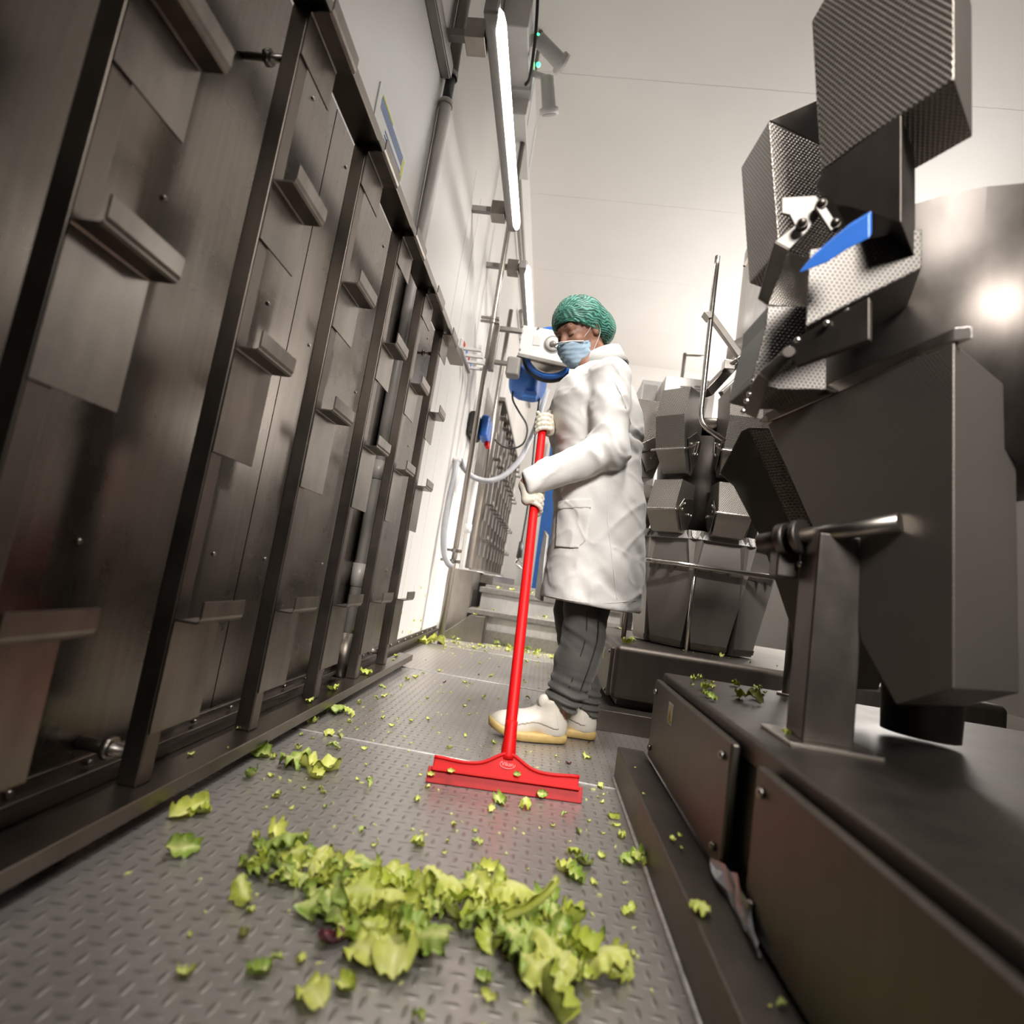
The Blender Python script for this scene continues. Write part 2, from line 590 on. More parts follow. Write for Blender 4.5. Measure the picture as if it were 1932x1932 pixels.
def tube_light(name, label, x, z, y0, y1, br):
    t = thing(name, label, 'light', (x, (y0 + y1) / 2, z), 'tube lights on the left wall')
    MB().box(x - .055, x + .012, y0 - .03, y1 + .03, z - .03, z + .045).build('housing', M['grey'], t, .012)
    n = 12
    rings = []
    for y, s in ((y0 - .02, .25), (y0, .7), (y0 + .05, 1), (y1 - .05, 1), (y1, .7), (y1 + .02, .25)):
        rings.append([(x + .012 + .028 * s * math.cos(a), y, z - .005 + .033 * s * math.sin(a)) for a in [2 * math.pi * k / n for k in range(n)]])
    MB().loft(rings, True, True).build('glowing_tube', M['tube'], t)
    cl = MB()
    for k in range(7):
        yy = y0 + .1 + (y1 - y0 - .2) * k / 6
        cl.box(x + .008, x + .02, yy - .008, yy + .008, z + .02, z + .034)
    cl.build('clip', M['mid'], t)
    for y in br:
        b = MB().box(x - .155, x - .06, y - .05, y + .05, z - .035, z + .065).build('mounting_bracket', M['mid'], t, .004)
        MB().cyl((x - .062, y, z), (x - .045, y, z), .012).build('bracket_bolt', M['mid'], b)
        MB().box(XW, x - .15, y - .018, y + .018, z, z + .036).build('bracket_arm', M['grey'], b)
    return t


tube_light('tube_light', 'long glowing tube light held off the upper left wall, nearest and largest', -.56, 2.955, 2.09, 3.53, (2.22, 3.42))
tube_light('tube_light', 'shorter glowing tube light ending behind the hose reel plate', -.52, 3.04, 4.16, 5.4, (4.22,))
pw = thing('pipe_run', 'pair of thin steel pipes running along the wall above the tube lights', 'pipe', (XW, 5, 3.9))
for z, x in ((4.15, -.80), (4.32, -.80)):
    MB().cyl((x, 3.9, z), (x, 9.8, z), .022).build('pipe', M['pvc'], pw)
MB().cyl((-.80, 6.6, 3.9), (-.80, 10.4, 3.9), .03).build('duct', M['mid'], pw)

# junction boxes high on the wall
jb = thing('junction_box', 'white double enclosure with two green lamps high on the left wall', 'control box', (-.74, 4.0, 4.4))
MB().box(XW + .001, -.655, 3.30, 3.78, 4.26, 4.62).build('upper_box', M['white'], jb, .012)
MB().box(XW + .001, -.665, 3.84, 4.55, 4.10, 4.58).build('lower_box', M['white'], jb, .012)
for y in (3.62, 3.85):
    MB().ball((-.635, y, 4.55), .017, 8).build('green_lamp', M['led'], jb)
for y in (3.98, 4.42):
    MB().box(-.667, -.662, y - .012, y + .012, 4.12, 4.56).build('lid_rib', M['white'], jb)
MB().tube(smooth_path([(-.70, 2.9, 4.9), (-.64, 3.2, 4.62), (-.62, 3.4, 4.38), (-.64, 3.6, 4.2), (-.68, 3.7, 4.22)]), .012, 8).build('cable', M['black'], jb)
for lab, px, py, dr in (('white cased camera at the ceiling edge, above the green lamps', 1038, 97, (.30, .2, -.1)), ('white cased camera hanging below the green lamps', 1034, 178, (.10, .3, -.42))):
    c = P(px, py, X=-.52)
    d = Vector(dr).normalized()
    cm = thing('camera_unit', lab, 'camera', c)
    MB().lathe(c - d * .12, d, [(0, .03), (.01, .05), (.2, .055), (.21, .075), (.25, .078), (.25, .06)]).build('casing', M['white'], cm)
    MB().lathe(c + d * .131, d, [(0, .056), (.004, .056)]).build('lens', M['grey'], cm)
    MB().cyl(c - d * .1, c - d * .1 + Vector((-.13, -.02, .02)), .022).build('mount_arm', M['white'], cm)
    MB().box(c.x - .34, c.x - .13, c.y - .07, c.y + .03, c.z - .05, c.z + .09).build('mount_plate', M['white'], cm, .01)

# pole with clamps
XO, YO = -.705, 4.127
po = thing('steel_pole', 'slim upright steel pole with pipe clamps before the left wall', 'pole', (XO, YO, 0))
MB().cyl((XO, YO, 0), (XO, YO, 5.15), .021).build('tube', M['mid'], po)
for z in (.62, .70, 2.53, 2.56):
    cb = MB().cyl((XO, YO, z - .014), (XO, YO, z + .014), .028).box(XO - .10, XO - .02, YO - .008, YO + .008, z - .01, z + .01).box(XO + .02, XO + .05, YO - .012, YO + .012, z - .012, z + .012)
    cb.build('clamp', M['mid'], po, .002)
# square tube carrying the reel
YR = 4.22
rl = thing('hose_reel', 'round hose reel with blue hose in a white plate frame held off the pole', 'hose reel', (-.25, YR, 2.5))
a0, a1 = P(934, 612, Y=YR), P(924, 690, Y=YR)
MB().box(-.70, -.655, YR - .03, YR + .03, a1.z - .04, a0.z + .02).build('upright', M['mid'], rl, .004)
MB().box(-.68, -.47, YR - .02, YR + .02, a0.z - .05, a0.z - .015).build('arm', M['mid'], rl, .003)
MB().box(-.68, -.47, YR - .02, YR + .02, a1.z + .02, a1.z + .05).build('arm', M['mid'], rl, .003)
pl = [P(986, 613, Y=YR), P(1075, 628, Y=YR), P(1073, 692, Y=YR), P(978, 671, Y=YR)]
MB().prism(pl, (0, .012, 0)).build('side_plate', M['reelplate'], rl, .002)
MB().prism([q + Vector((0, .16, 0)) for q in pl], (0, .012, 0)).build('side_plate', M['reelplate'], rl, .002)
e = pl[2] - pl[3]
MB().bar(pl[3] + Vector((0, -.01, 0)), pl[2] + Vector((0, -.01, 0)), .03, .028).build('bottom_bar', M['mid'], rl, .002)
hub = P(1039, 661, Y=YR)
R_ = .222
ax = (0, 1, 0)
MB().lathe(hub + Vector((0, .018, 0)), ax, [(0, .0), (.0, R_ * .80), (.006, R_ * .83), (.02, R_ * .80)], 48).build('drum_disc', M['bright'], rl)
MB().lathe(hub + Vector((0, .03, 0)), ax, [(0, R_ * .83), (.0, R_ * .97), (.05, R_ * .97), (.05, R_ * .83)], 48).build('blue_hose', M['blue'], rl)
MB().lathe(hub + Vector((0, .08, 0)), ax, [(0, R_ * .8), (.0, R_ * 1.06), (.02, R_ * 1.06), (.02, R_ * .8)], 48).build('rear_flange', M['black'], rl)
hub = P(1043, 650, Y=YR)
hb = MB().lathe(hub + Vector((0, -.004, 0)), ax, [(0, .073), (.004, .073)], 32).build('hub', M['grey'], rl)
MB().lathe(hub + Vector((0, -.012, 0)), ax, [(0, .02), (0, .058), (.01, .060)], 32).build('hub_ring', M['white'], hb)
MB().lathe(hub + Vector((0, -.03, 0)), ax, [(0, .012), (.005, .02), (.02, .03)], 20).build('hub_nut', M['mid'], hb)
c = P(1013, 643, Y=YR)
MB().box(c.x - .03, c.x + .03, YR - .004, YR, c.z - .04, c.z + .04).build('paper_label', M['paper'], rl)
c = P(972, 690, Y=YR)
MB().box(c.x - .07, c.x + .04, YR - .03, YR + .08, c.z - .09, c.z + .07).build('guide_block', M['grey'], rl, .02)
c = P(1085, 702, Y=YR)
MB().box(c.x - .05, c.x + .05, YR - .01, YR + .08, c.z - .045, c.z + .035).build('outlet_block', M['reelplate'], rl, .006)
for px, py in ((986, 616), (1016, 619), (981, 640), (981, 660), (979, 668)):
    c = P(px, py, Y=YR)
    MB().cyl(c + Vector((0, -.012, 0)), c, .009, None, 6).build('bolt', M['grey'], rl)

# blue cord balancer with its cable and air gun
YL = 4.55
c = P(995, 722, Y=YL)
bl = thing('cord_balancer', 'blue plastic cord reel hanging below the hose reel', 'cord reel', c)
bd = Vector((.93, -.30, -.12)).normalized()
MB().lathe(c - bd * .13, bd, [(0, .04), (.0, .10), (.02, .13), (.08, .155), (.20, .16), (.25, .145), (.27, .10), (.27, .03)], 36).build('housing', M['bluelight'], bl)
cc = P(975, 700, Y=YL - .1)
MB().lathe(cc - Vector((0, .01, 0)), (-.55, -.8, .15), [(0, .03), (0, .055), (.05, .055), (.055, .045), (.03, .03)], 24).build('side_opening', M['bluelight'], bl)
MB().box(cc.x - .015, cc.x + .015, cc.y - .05, cc.y - .02, cc.z - .03, cc.z + .12).build('hanger', M['grey'], bl, .004)
e0 = P(1000, 742, Y=YL - .15)
MB().box(e0.x - .06, e0.x + .06, e0.y - .02, e0.y + .06, e0.z - .05, e0.z + .02).build('outlet', M['bluelight'], bl, .015)
pts = [P(x, y, Y=YL - .05) for x, y in ((969, 728), (967, 752), (978, 775), (993, 800), (994, 820), (986, 838), (968, 846), (948, 842), (933, 829))]
tag(MB().tube(smooth_path(pts), .008, 8).build('air_cable', M['black']), 'thin black cable looping from the blue cord reel to the wall rack', 'cable')
ag = thing('air_gun', 'air gun hanging on a black line beside the red handle', 'air gun', P(984, 1045, Y=YL))
MB().tube(smooth_path([P(x, y, Y=YL) for x, y in ((1022, 722), (1014, 780), (1006, 860), (1002, 905), (995, 960), (984, 1022))]), .008, 8).build('line', M['black'], ag)
MB().cyl(P(984, 1022, Y=YL), P(979, 1052, Y=YL), .018, .024).build('grip', M['black'], ag)
MB().tube(arc([P(979, 1050, Y=YL), P(972, 1062, Y=YL), P(985, 1076, Y=YL)], .02), .012, 8).build('nozzle', M['bright'], ag)
MB().tube(smooth_path([P(978, 1056, Y=YL), P(987, 1062, Y=YL), P(990, 1043, Y=YL)]), .006, 8).build('trigger', M['grey'], ag)

# wall dispenser, tool hooks, hose
a = P(885, 775, X=XW)
ds = thing('wall_dispenser', 'black and blue wall box with red corner behind the steel pole', 'wall box', (XW, 4.7, 1.8))
MB().box(XW + .001, -.765, 4.52, 4.85, 1.71, 1.92).build('black_body', M['black'], ds, .03)
MB().box(-.765, -.685, 4.66, 4.92, 1.73, 1.94).build('blue_cover', M['blue'], ds, .03)
MB().box(-.72, -.68, 4.80, 4.93, 1.69, 1.74).build('red_tip', M['red'], ds, .01)
hk = thing('tool_holder', 'white wall strip with four pegs and coloured dots above the rack end', 'tool holder', (XW, 4.0, 2.2))
MB().box(XW, XW + .02, 3.74, 4.22, 2.12, 2.20).build('strip', M['white'], hk, .006)
for i, y in enumerate((3.80, 3.92, 4.04, 4.16)):
    p = MB().box(XW + .02, XW + .15, y - .012, y + .012, 2.135, 2.155).box(XW + .13, XW + .15, y - .012, y + .012, 2.155, 2.185)
    pg = p.build('peg', M['white'], hk, .003)
    MB().box(XW + .02, XW + .024, y - .028, y + .028, 2.16, 2.19).build('colour_dot', M['red'] if i % 2 == 0 else M['bluelight'], pg)
hs = thing('grey_hose', 'grey hose drooping from the wall in a long arc towards the worker', 'hose', (XW, 4.4, 1.4))
pts = [P(868, 868, Y=4.2), P(876, 885, Y=4.3), P(895, 901, Y=4.5), P(922, 907, Y=4.55), P(952, 896, Y=4.6), P(980, 868, Y=4.65), P(1000, 830, Y=4.7), P(1012, 800, Y=4.75), P(1033, 735, Y=4.8)]
MB().tube(smooth_path(pts), .023, 10).build('long_hose', M['hose'], hs)
pts = [P(862, 872, Y=4.18), P(857, 900, Y=4.14), P(846, 950, Y=4.10), P(838, 1000, Y=4.08), P(838, 1040, Y=4.09), P(845, 1062, Y=4.1), P(853, 1068, Y=4.12)]
MB().tube(smooth_path(pts), .024, 10).build('short_hose', M['hose'], hs)
a = P(866, 869, Y=4.2)
MB().cyl((XW + .001, 4.2, a.z), (a.x + .01, 4.2, a.z), .02).ball((a.x, 4.2, a.z), .026, 8).build('wall_elbow', M['white'], hs)

# second rack further along, ledge and steps
rk = thing('far_rack', 'second row of steel hook posts far along the left wall', 'rack', (-.7, 7, .6))
MB().box(-.75, -.66, 5.35, 8.6, .56, .60).build('bottom_rail', M['mid'], rk, .003)
MB().box(-.75, -.66, 5.35, 8.6, 2.30, 2.34).build('top_rail', M['mid'], rk, .003)
for k in range(9):
    y = 5.4 + .385 * k
    p = MB().box(-.75, -.70, y, y + .045, .60, 2.30).build('post', M['mid'], rk, .003)
    for z in (2.15, 1.72, 1.25, .9):
        MB().box(-.699, -.694, y, y + .15, z - .16, z).box(-.699, -.63, y, y + .15, z, z + .006).box(-.636, -.63, y, y + .15, z, z + .04).build('hook_plate', M['mid'], p)
MB().box(XW, XW + .006, 5.3, 8.6, .6, 2.4).build('backing_sheet', M['mid'], rk)
sp = thing('service_pipe', 'white conduit pair rising beside the far rack', 'pipe', (-.8, 5.1, .6))
MB().cyl((-.79, 5.12, .55), (-.79, 5.12, 1.45), .028).build('pipe', M['white'], sp)
MB().cyl((-.73, 5.22, .60), (-.73, 5.22, 3.2), .022).build('pipe', M['mid'], sp)
MB().cyl((-.79, 5.12, .92), (-.79, 5.12, 1.0), .034).build('coupling', M['white'], sp)

st = thing('steps', 'steel steps with chequered treads leading up behind the worker', 'steps', (.3, 4.9, 0))
X0, X1 = -.60, 1.5
MB().box(X0 + .12, X1, 4.68, 4.70, 0, .105).build('kick_plate', M['checker'], st)
MB().box(X0 + .02, X1, 4.70, 4.72, .10, .225).build('riser', M['riser'], st)
MB().box(X0 - .01, X1, 4.66, 4.98, .222, .262).build('tread', M['checker'], st, .003)
MB().box(X0 + .05, X1, 4.96, 4.98, .262, .405).build('riser', M['riser'], st)
MB().box(X0 + .03, X1, 4.93, 5.20, .402, .448).build('tread', M['checker'], st, .003)
MB().box(X0 + .05, X1, 5.20, 10.7, .40, .47).build('landing', M['checker'], st, .003)
MB().box(X0 + .14, X1, 5.20, 5.24, .47, .50).build('toe_board', M['checker'], st, .003)
sg = thing('stair_side_box', 'grey steel stub box with sloping top at the foot of the steps', 'box', (-.58, 4.5, 0))
a = [(-.76, 4.56, 0), (-.44, 4.56, 0), (-.44, 4.56, .215), (-.57, 4.56, .215), (-.72, 4.56, .08), (-.76, 4.56, .05)]
MB().prism(a, (0, .16, 0)).build('body', M['mid'], sg, .003)
MB().prism([Vector(q) + Vector((.0, -.002, .0)) for q in ((-.447, 4.56, 0), (-.437, 4.56, 0), (-.437, 4.56, .218), (-.447, 4.56, .218))], (0, .165, 0)).build('edge_trim', M['rack'], sg)
cb = thing('column_box', 'tall grey steel column box standing at the left end of the steps', 'column', (-.7, 5, 0))
MB().box(XW, -.625, 4.78, 5.3, 0, .57).build('body', M['mid'], cb, .004)
MB().box(XW, -.60, 4.77, 5.32, .57, .58).build('top_plate', M['riser'], cb)
lg = thing('ledge_rail', 'low steel ledge running under the far hook posts', 'ledge', (-.6, 6.5, .5))
MB().box(XW, -.50, 5.32, 9.0, .475, .56).build('body', M['mid'], lg, .004)
MB().box(XW, -.48, 5.32, 9.0, .56, .57).build('top', M['riser'], lg)

# far door panels and blue strips on the end wall, cabinets beyond the machine
dr = tag(MB().box(-.35, 1.2, 10.66, YB, .47, 3.3).build('door_1', M['farwall'], None, .01), kind='structure')
a, b = P(1008, 1100, Y=8.0), P(1052, 780, Y=8.0)
bp = thing('blue_curtain', 'tall blue plastic strip panel standing behind the worker', 'panel', (.1, 8.0, .47))
w0 = P(1003, 1100, Y=8.0)
MB().prism([P(1002, 1116, Y=8), P(1037, 1118, Y=8), P(1060, 790, Y=8), P(1045, 790, Y=8)], (0, .03, 0)).build('sheet', M['bluelight'], bp, .004)
MB().bar(P(1057, 742, Y=8.05), P(1030, 1095, Y=8.05), .05, .05).build('post', M['pvc'], bp)
for lab, px0, px1, py0, py1, Y_, m_ in (('pale steel cabinet with two louvre vents behind the far hoppers', 1257, 1352, 708, 800, 5.6, 'riser'), ('white edged panel box left of the louvred cabinet', 1213, 1252, 716, 800, 5.9, 'white')):
    q0, q1 = P(px0, py0, Y=Y_), P(px1, py0 + (px1 - px0) * .17, Y=Y_)
    cbn = thing('wall_cabinet', lab, 'cabinet', (q0.x, Y_, 1.5))
    MB().box(q0.x, q1.x, Y_, Y_ + .5, .47, q0.z).build('body', M[m_], cbn, .006)
    if m_ == 'riser':
        for cx in (1293, 1320):
            g = P(cx, 728, Y=Y_)
            v = MB()
            for k in range(6): v.box(g.x - .05, g.x + .05, Y_ - .008, Y_, g.z - .02 - k * .03, g.z - .005 - k * .03)
            v.build('vent', M['grey'], cbn)
    else:
        MB().box(q0.x + .02, q1.x - .06, Y_ - .006, Y_, .5, q0.z - .05).build('door', M['pvc'], cbn, .004)
hp = P(1292, 670, Y=6.0)
tag(MB().cyl((hp.x, 6.0, hp.z - .5), (hp.x, 6.0, hp.z + .02), .02).cyl((hp.x, 6, hp.z), (hp.x + .25, 6, hp.z + .02), .012).build('hanger_rod', M['mid']), 'thin hooked rod standing above the louvred cabinet', 'rod')
# ------------------------------------------------------------------ machine bases
kb = thing('plinth', 'low steel plinth with welded edge along the floor beside the nearest base', 'plinth', (.33, 1, 0))
MB().prism([(.291, -.4, 0), (.291, -.4, .092), (.294, -.4, .095), (.372, -.4, .095), (.372, -.4, 0)], (0, 2.20, 0)).build('body', M['base'], kb, .003)
k2 = thing('plinth', 'low steel plinth beneath the far base, behind the worker boots', 'plinth', (.5, 2.45, 0))
MB().box(.287, 1.9, 2.375, 2.52, 0, .082).build('front_bar', M['base'], k2, .003)
MB().box(.287, .37, 2.521, 3.5, 0, .082).build('side_bar', M['base'], k2, .003)

nb = thing('machine_base', 'nearest dark steel base box with hinged covers and warning label', 'machine base', (.9, .7, 0))
MB().box(.398, 1.95, -.45, 1.735, .105, .30).build('body', M['base'], nb, .006)
MB().prism([(.390, -.45, .30), (.390, -.45, .345), (1.95, -.45, .345), (1.95, -.45, .30)], (0, 2.195, 0)).build('top', M['basetop'], nb, .008)
for y0, y1 in ((1.045, 1.725), (.36, .93), (-.35, .27)):
    pn = MB().box(.366, .384, y0, y1, .103, .325).build('access_panel', M['base'], nb, .007, 3)
    for y in (y0 + .035, y1 - .035):
        for z in (.135, .293):
            MB().ball((.362, y, z), (.006, .0085, .0085), 6).build('bolt', M['mid'], pn)
lb = MB().box(.3645, .3662, 1.475, 1.525, .247, .298).build('warning_label', M['paper'], nb)
lx = .3642
MB().prism([(lx, 1.481, .257), (lx, 1.519, .257), (lx, 1.500, .294)], (-.0005, 0, 0)).build('triangle_mark', M['yellow'], lb)
MB().prism([(lx - .0008, 1.490, .2595), (lx - .0008, 1.510, .2595), (lx - .0008, 1.500, .280)], (-.0004, 0, 0)).build('symbol', M['orange'], lb)
MB().box(lx - .0005, lx, 1.481, 1.519, .250, .2565).build('green_bar', M['printgreen'], lb)
for y in (1.0, .2):
    MB().box(.40, .9, y, y + .1, 0, .105).build('support_leg', M['dark'], nb)
# crumpled film stuffed in the slot
rnd = random.Random(3)
v = []
for i in range(9):
    for j in range(4):
        v.append((.352 + .012 * rnd.random(), .83 + .03 * i + .008 * rnd.random(), .098 + .016 * j * (1 - abs(i - 4) / 6) + .006 * rnd.random()))
f = [(i * 4 + j, i * 4 + j + 1, i * 4 + j + 5, i * 4 + j + 4) for i in range(8) for j in range(3)]
tag(MB().add(v, f).build('plastic_film', M['film']), 'crumpled clear film poking out between plinth and access panels', 'film')

fb = thing('machine_base', 'far dark steel base box with rounded top edge, beside the worker legs', 'machine base', (1.1, 2.9, 0))
MB().box(.338, 1.95, 2.46, 4.25, .115, .345).build('body', M['base'], fb, .028, 5)
MB().box(.325, .345, 2.50, 3.05, .12, .325).build('end_panel', M['base'], fb, .004)
l2 = MB().box(.3232, .325, 2.72, 2.755, .245, .30).build('warning_label', M['paper'], fb)
MB().box(.3225, .3232, 2.724, 2.751, .249, .272).build('yellow_mark', M['yellow'], l2)
for y in (2.53, 3.0):
    for z in (.14, .305):
        MB().ball((.322, y, z), (.006, .008, .008), 6).build('bolt', M['mid'], fb)
MB().box(.38, 1.9, 2.53, 4.2, 0, .115).build('foot_block', M['dark'], fb)
q = P(1210, 1192, Z=.36)
MB().obox(q + Vector((.12, -.1, .0)), (.10, .03, 0), (-.02, .06, 0), (0, 0, .03)).build('blue_block', M['printblue'], fb, .005)


# ------------------------------------------------------------------ multihead hoppers
def rot(p, c, th):
    """local x tangential, y outward, z up"""
    r = Vector((math.cos(th), math.sin(th), 0))
    t = Vector((-math.sin(th), math.cos(th), 0))
    return Vector((c[0], c[1], 0)) + r * p[1] + t * p[0] + Vector((0, 0, p[2]))


def ringhull(prof, hw, c, th):
    """prof: list of (z, y_outer, y_inner, half width)"""
    rings = []
    for z, yo, yi, w in prof:
        rings.append([rot(q, c, th) for q in ((-w, yo, z), (w, yo, z), (w, yi, z), (-w, yi, z))])
    return MB().loft(rings, True, False)


def open_hull(prof, t, c, th):
    """the same, open at the top with wall thickness t"""
    rings = []
    for z, yo, yi, w in prof:
        rings.append([rot(q, c, th) for q in ((-w, yo, z), (w, yo, z), (w, yi, z), (-w, yi, z))])
    for z, yo, yi, w in reversed(prof[1:] if False else prof):
        w2 = w - t
        rings.append([rot(q, c, th) for q in ((-w2, yo - t, z), (w2, yo - t, z), (w2, yi + t, z), (-w2, yi + t, z))])
    return MB().loft(rings, False, False)


RF = .47


def feed_hopper(c, th, label, grp, mt='dimple'):
    t = thing('feed_hopper', label, 'hopper', rot((0, RF - .1, 1.29), c, th), grp)
    open_hull([(1.30, RF + .0, RF - .16, .076), (1.45, RF + .035, RF - .16, .076), (1.60, RF + .0, RF - .19, .076)], .003, c, th).build('bucket', M[mt], t, .004)
    fl = ringhull([(1.185, RF - .075, RF - .13, .062), (1.30, RF + .004, RF - .158, .078)], 0, c, th).build('flap', M['dimple_fine'], t, .003)
    rp = [rot(q, c, th) for q in ((-.082, RF - .10, 1.335), (-.088, RF + .006, 1.285), (-.088, RF + .016, 1.285), (.088, RF + .016, 1.285), (.088, RF + .006, 1.285), (.082, RF - .10, 1.335))]
    MB().tube(arc(rp, .012), .0055, 8).build('flap_bar', M['bright'], fl)
    for s in (-1, 1):
        pts = [rot(q, c, th) for q in ((s * .079, RF - .03, 1.31), (s * .079, RF - .02, 1.345), (s * .079, RF - .10, 1.40), (s * .079, RF - .16, 1.36), (s * .079, RF - .13, 1.24), (s * .079, RF - .085, 1.21))]
        bk = MB().prism(pts, rot((s * .004, 0, 0), c, th) - rot((0, 0, 0), c, th)).build('side_bracket', M['mid'], t, .002)
        pn = MB()
        for y, z in ((RF - .05, 1.325), (RF - .12, 1.35), (RF - .12, 1.29), (RF - .095, 1.285)):
            a, b = rot((s * .08, y, z), c, th), rot((s * .092, y, z), c, th)
            pn.cyl(a, b, .007, .006, 10)
        pn.build('pin', M['bright'], bk)
        lk = [rot((s * .09, y, z), c, th) for y, z in ((RF - .12, 1.35), (RF - .105, 1.29))]
        MB().bar(lk[0], lk[1], .004, .010).build('link', M['mid'], bk)
    return t


def weigh_hopper(c, th, label, grp, mt='dimple'):
    t = thing('weigh_hopper', label, 'hopper', rot((0, RF - .1, .99), c, th), grp)
    open_hull([(.995, RF + .02, RF - .16, .076), (1.145, RF - .025, RF - .16, .074)], .003, c, th).build('bucket', M[mt], t, .004)
    fl = ringhull([(.892, RF - .055, RF - .13, .070), (.995, RF + .026, RF - .158, .079)], 0, c, th).build('flap', M['dimple_fine'], t, .003)
    rp = [rot(q, c, th) for q in ((-.082, RF - .06, 1.035), (-.090, RF + .024, .988), (-.090, RF + .036, .988), (.090, RF + .036, .988), (.090, RF + .024, .988), (.082, RF - .06, 1.035))]
    MB().tube(arc(rp, .012), .0055, 8).build('flap_bar', M['bright'], fl)
    for s in (-1, 1):
        pts = [rot(q, c, th) for q in ((s * .080, RF - .0, 1.0), (s * .080, RF - .05, 1.055), (s * .080, RF - .14, 1.07), (s * .080, RF - .16, 1.0), (s * .080, RF - .12, .93), (s * .080, RF - .06, .90))]
        bk = MB().prism(pts, rot((s * .004, 0, 0), c, th) - rot((0, 0, 0), c, th)).build('side_bracket', M['mid'], t, .002)
        pn = MB()
        for y, z in ((RF - .05, 1.03), (RF - .03, 1.0), (RF - .1, .985), (RF - .125, .985)):
            pn.cyl(rot((s * .081, y, z), c, th), rot((s * .093, y, z), c, th), .007, .006, 10)
        pn.build('pin', M['bright'], bk)
    return t


def chute(c, th, label, grp, zt=.912, mt='chute', lip=True):
    t = thing('discharge_chute', label, 'chute', rot((0, .3, .36), c, th), grp)
    RC = .35
    open_hull([(.352, RC - .06, RC - .22, .080), (.74, RC - .012, RC - .26, .140), (zt, RC + .0, RC - .28, .166)], .003, c, th).build('body', M[mt], t, .006)
    if lip:
        n = rot((0, 1, 0), c, th) - rot((0, 0, 0), c, th)
        pts = [rot(q, c, th) for q in ((-.152, RC - .001, zt - .002), (-.148, RC + .012, zt - .036), (-.138, RC + .015, zt - .043), (.138, RC + .015, zt - .043), (.148, RC + .012, zt - .036), (.152, RC - .001, zt - .002))]
        MB().prism(pts, n * .005 + Vector((0, 0, .003))).build('top_lip', M['lip'], t, .001)
    pts = [rot(q, c, th) for q in ((-.118, RC - .012, .755), (-.106, RC - .014, .720), (.106, RC - .014, .720), (.118, RC - .012, .755))]
    n = rot((0, 1, 0), c, th) - rot((0, 0, 0), c, th)
    hb = MB().prism(pts, n * .006).build('hanger_plate', M['mid'], t, .001)
    for s in (-.045, .035):
        hk = [rot((s, RC - .01, .755), c, th), rot((s, RC + .03, .752), c, th), rot((s, RC + .036, .735), c, th), rot((s, RC + .028, .705), c, th), rot((s, RC - .01, .73), c, th)]
        MB().prism(hk, (rot((1, 0, 0), c, th) - rot((0, 0, 0), c, th)) * .005).build('hook', M['mid'], hb)
        MB().cyl(rot((s + .015, RC - .008, .738), c, th), rot((s + .015, RC + .008, .738), c, th), .007, None, 8).build('bolt', M['bright'], hb)
    pts = [rot(q, c, th) for q in ((-.086, RC - .055, .385), (-.083, RC - .058, .362), (.083, RC - .058, .362), (.086, RC - .055, .385))]
    MB().prism(pts, n * .004).build('foot_strip', M['mid'], t)
    return t


M['dimple_shaded'] = dimple('shaded_dimpled_steel', (.22, .198, .176), .0085, .42, .5, .4, .3)  # dimpled steel darkened in colour to offset the key light on near hoppers
M['lip'] = dimple('lit_lip_steel', (.80, .76, .72), .010, .35, .3, .5, .15)  # paler than the chute: the light the lip catches is in its colour
dg = math.radians
CF_ = (.805, 3.03)
GA, GB, GC = 'hoppers of the far weigher', 'weigh hoppers of the far weigher', 'chutes of the far weigher'
feed_hopper(CF_, dg(-170), 'feed hopper of the far weigher half hidden behind the worker back', GA)
feed_hopper(CF_, dg(-130), 'feed hopper of the far weigher standing whole beside the worker, above the small hopper', GA)
feed_hopper(CF_, dg(-90), 'feed hopper of the far weigher behind the bent guard tube', GA)
feed_hopper(CF_, dg(-50), 'feed hopper of the far weigher hidden most by the nearest chute', GA)
weigh_hopper(CF_, dg(-170), 'weigh hopper of the far weigher peeping out behind the worker coat', GB)
weigh_hopper(CF_, dg(-130), 'weigh hopper of the far weigher with bright bar, beside the worker', GB)
weigh_hopper(CF_, dg(-90), 'weigh hopper of the far weigher left of the nearest blurred chute', GB)
chute(CF_, dg(-130), 'tapering far chute partly behind the worker coat', GC)
chute(CF_, dg(-90), 'tapering far chute with whole bright lip, right of the thin struts', GC)
chute(CF_, dg(-50), 'tapering far chute in shade at the machine far side', GC)
chute(CF_, dg(-170), 'tapering far chute hidden behind the worker coat', GC)
core = thing('weigher_core', 'dark central body of the far weigher behind its hoppers', 'machine core', (.805, 3.03, .9))
MB().lathe((.805, 3.03, .36), (0, 0, 1), [(0, .07), (.5, .09), (.55, .26), (1.05, .29), (1.08, .1)], 32).build('body', M['dark'], core)
MB().lathe((.805, 3.03, 1.44), (0, 0, 1), [(0, .12), (.02, .30), (.06, .30), (.12, .1)], 32).build('feeder_cone', M['mid'], core)

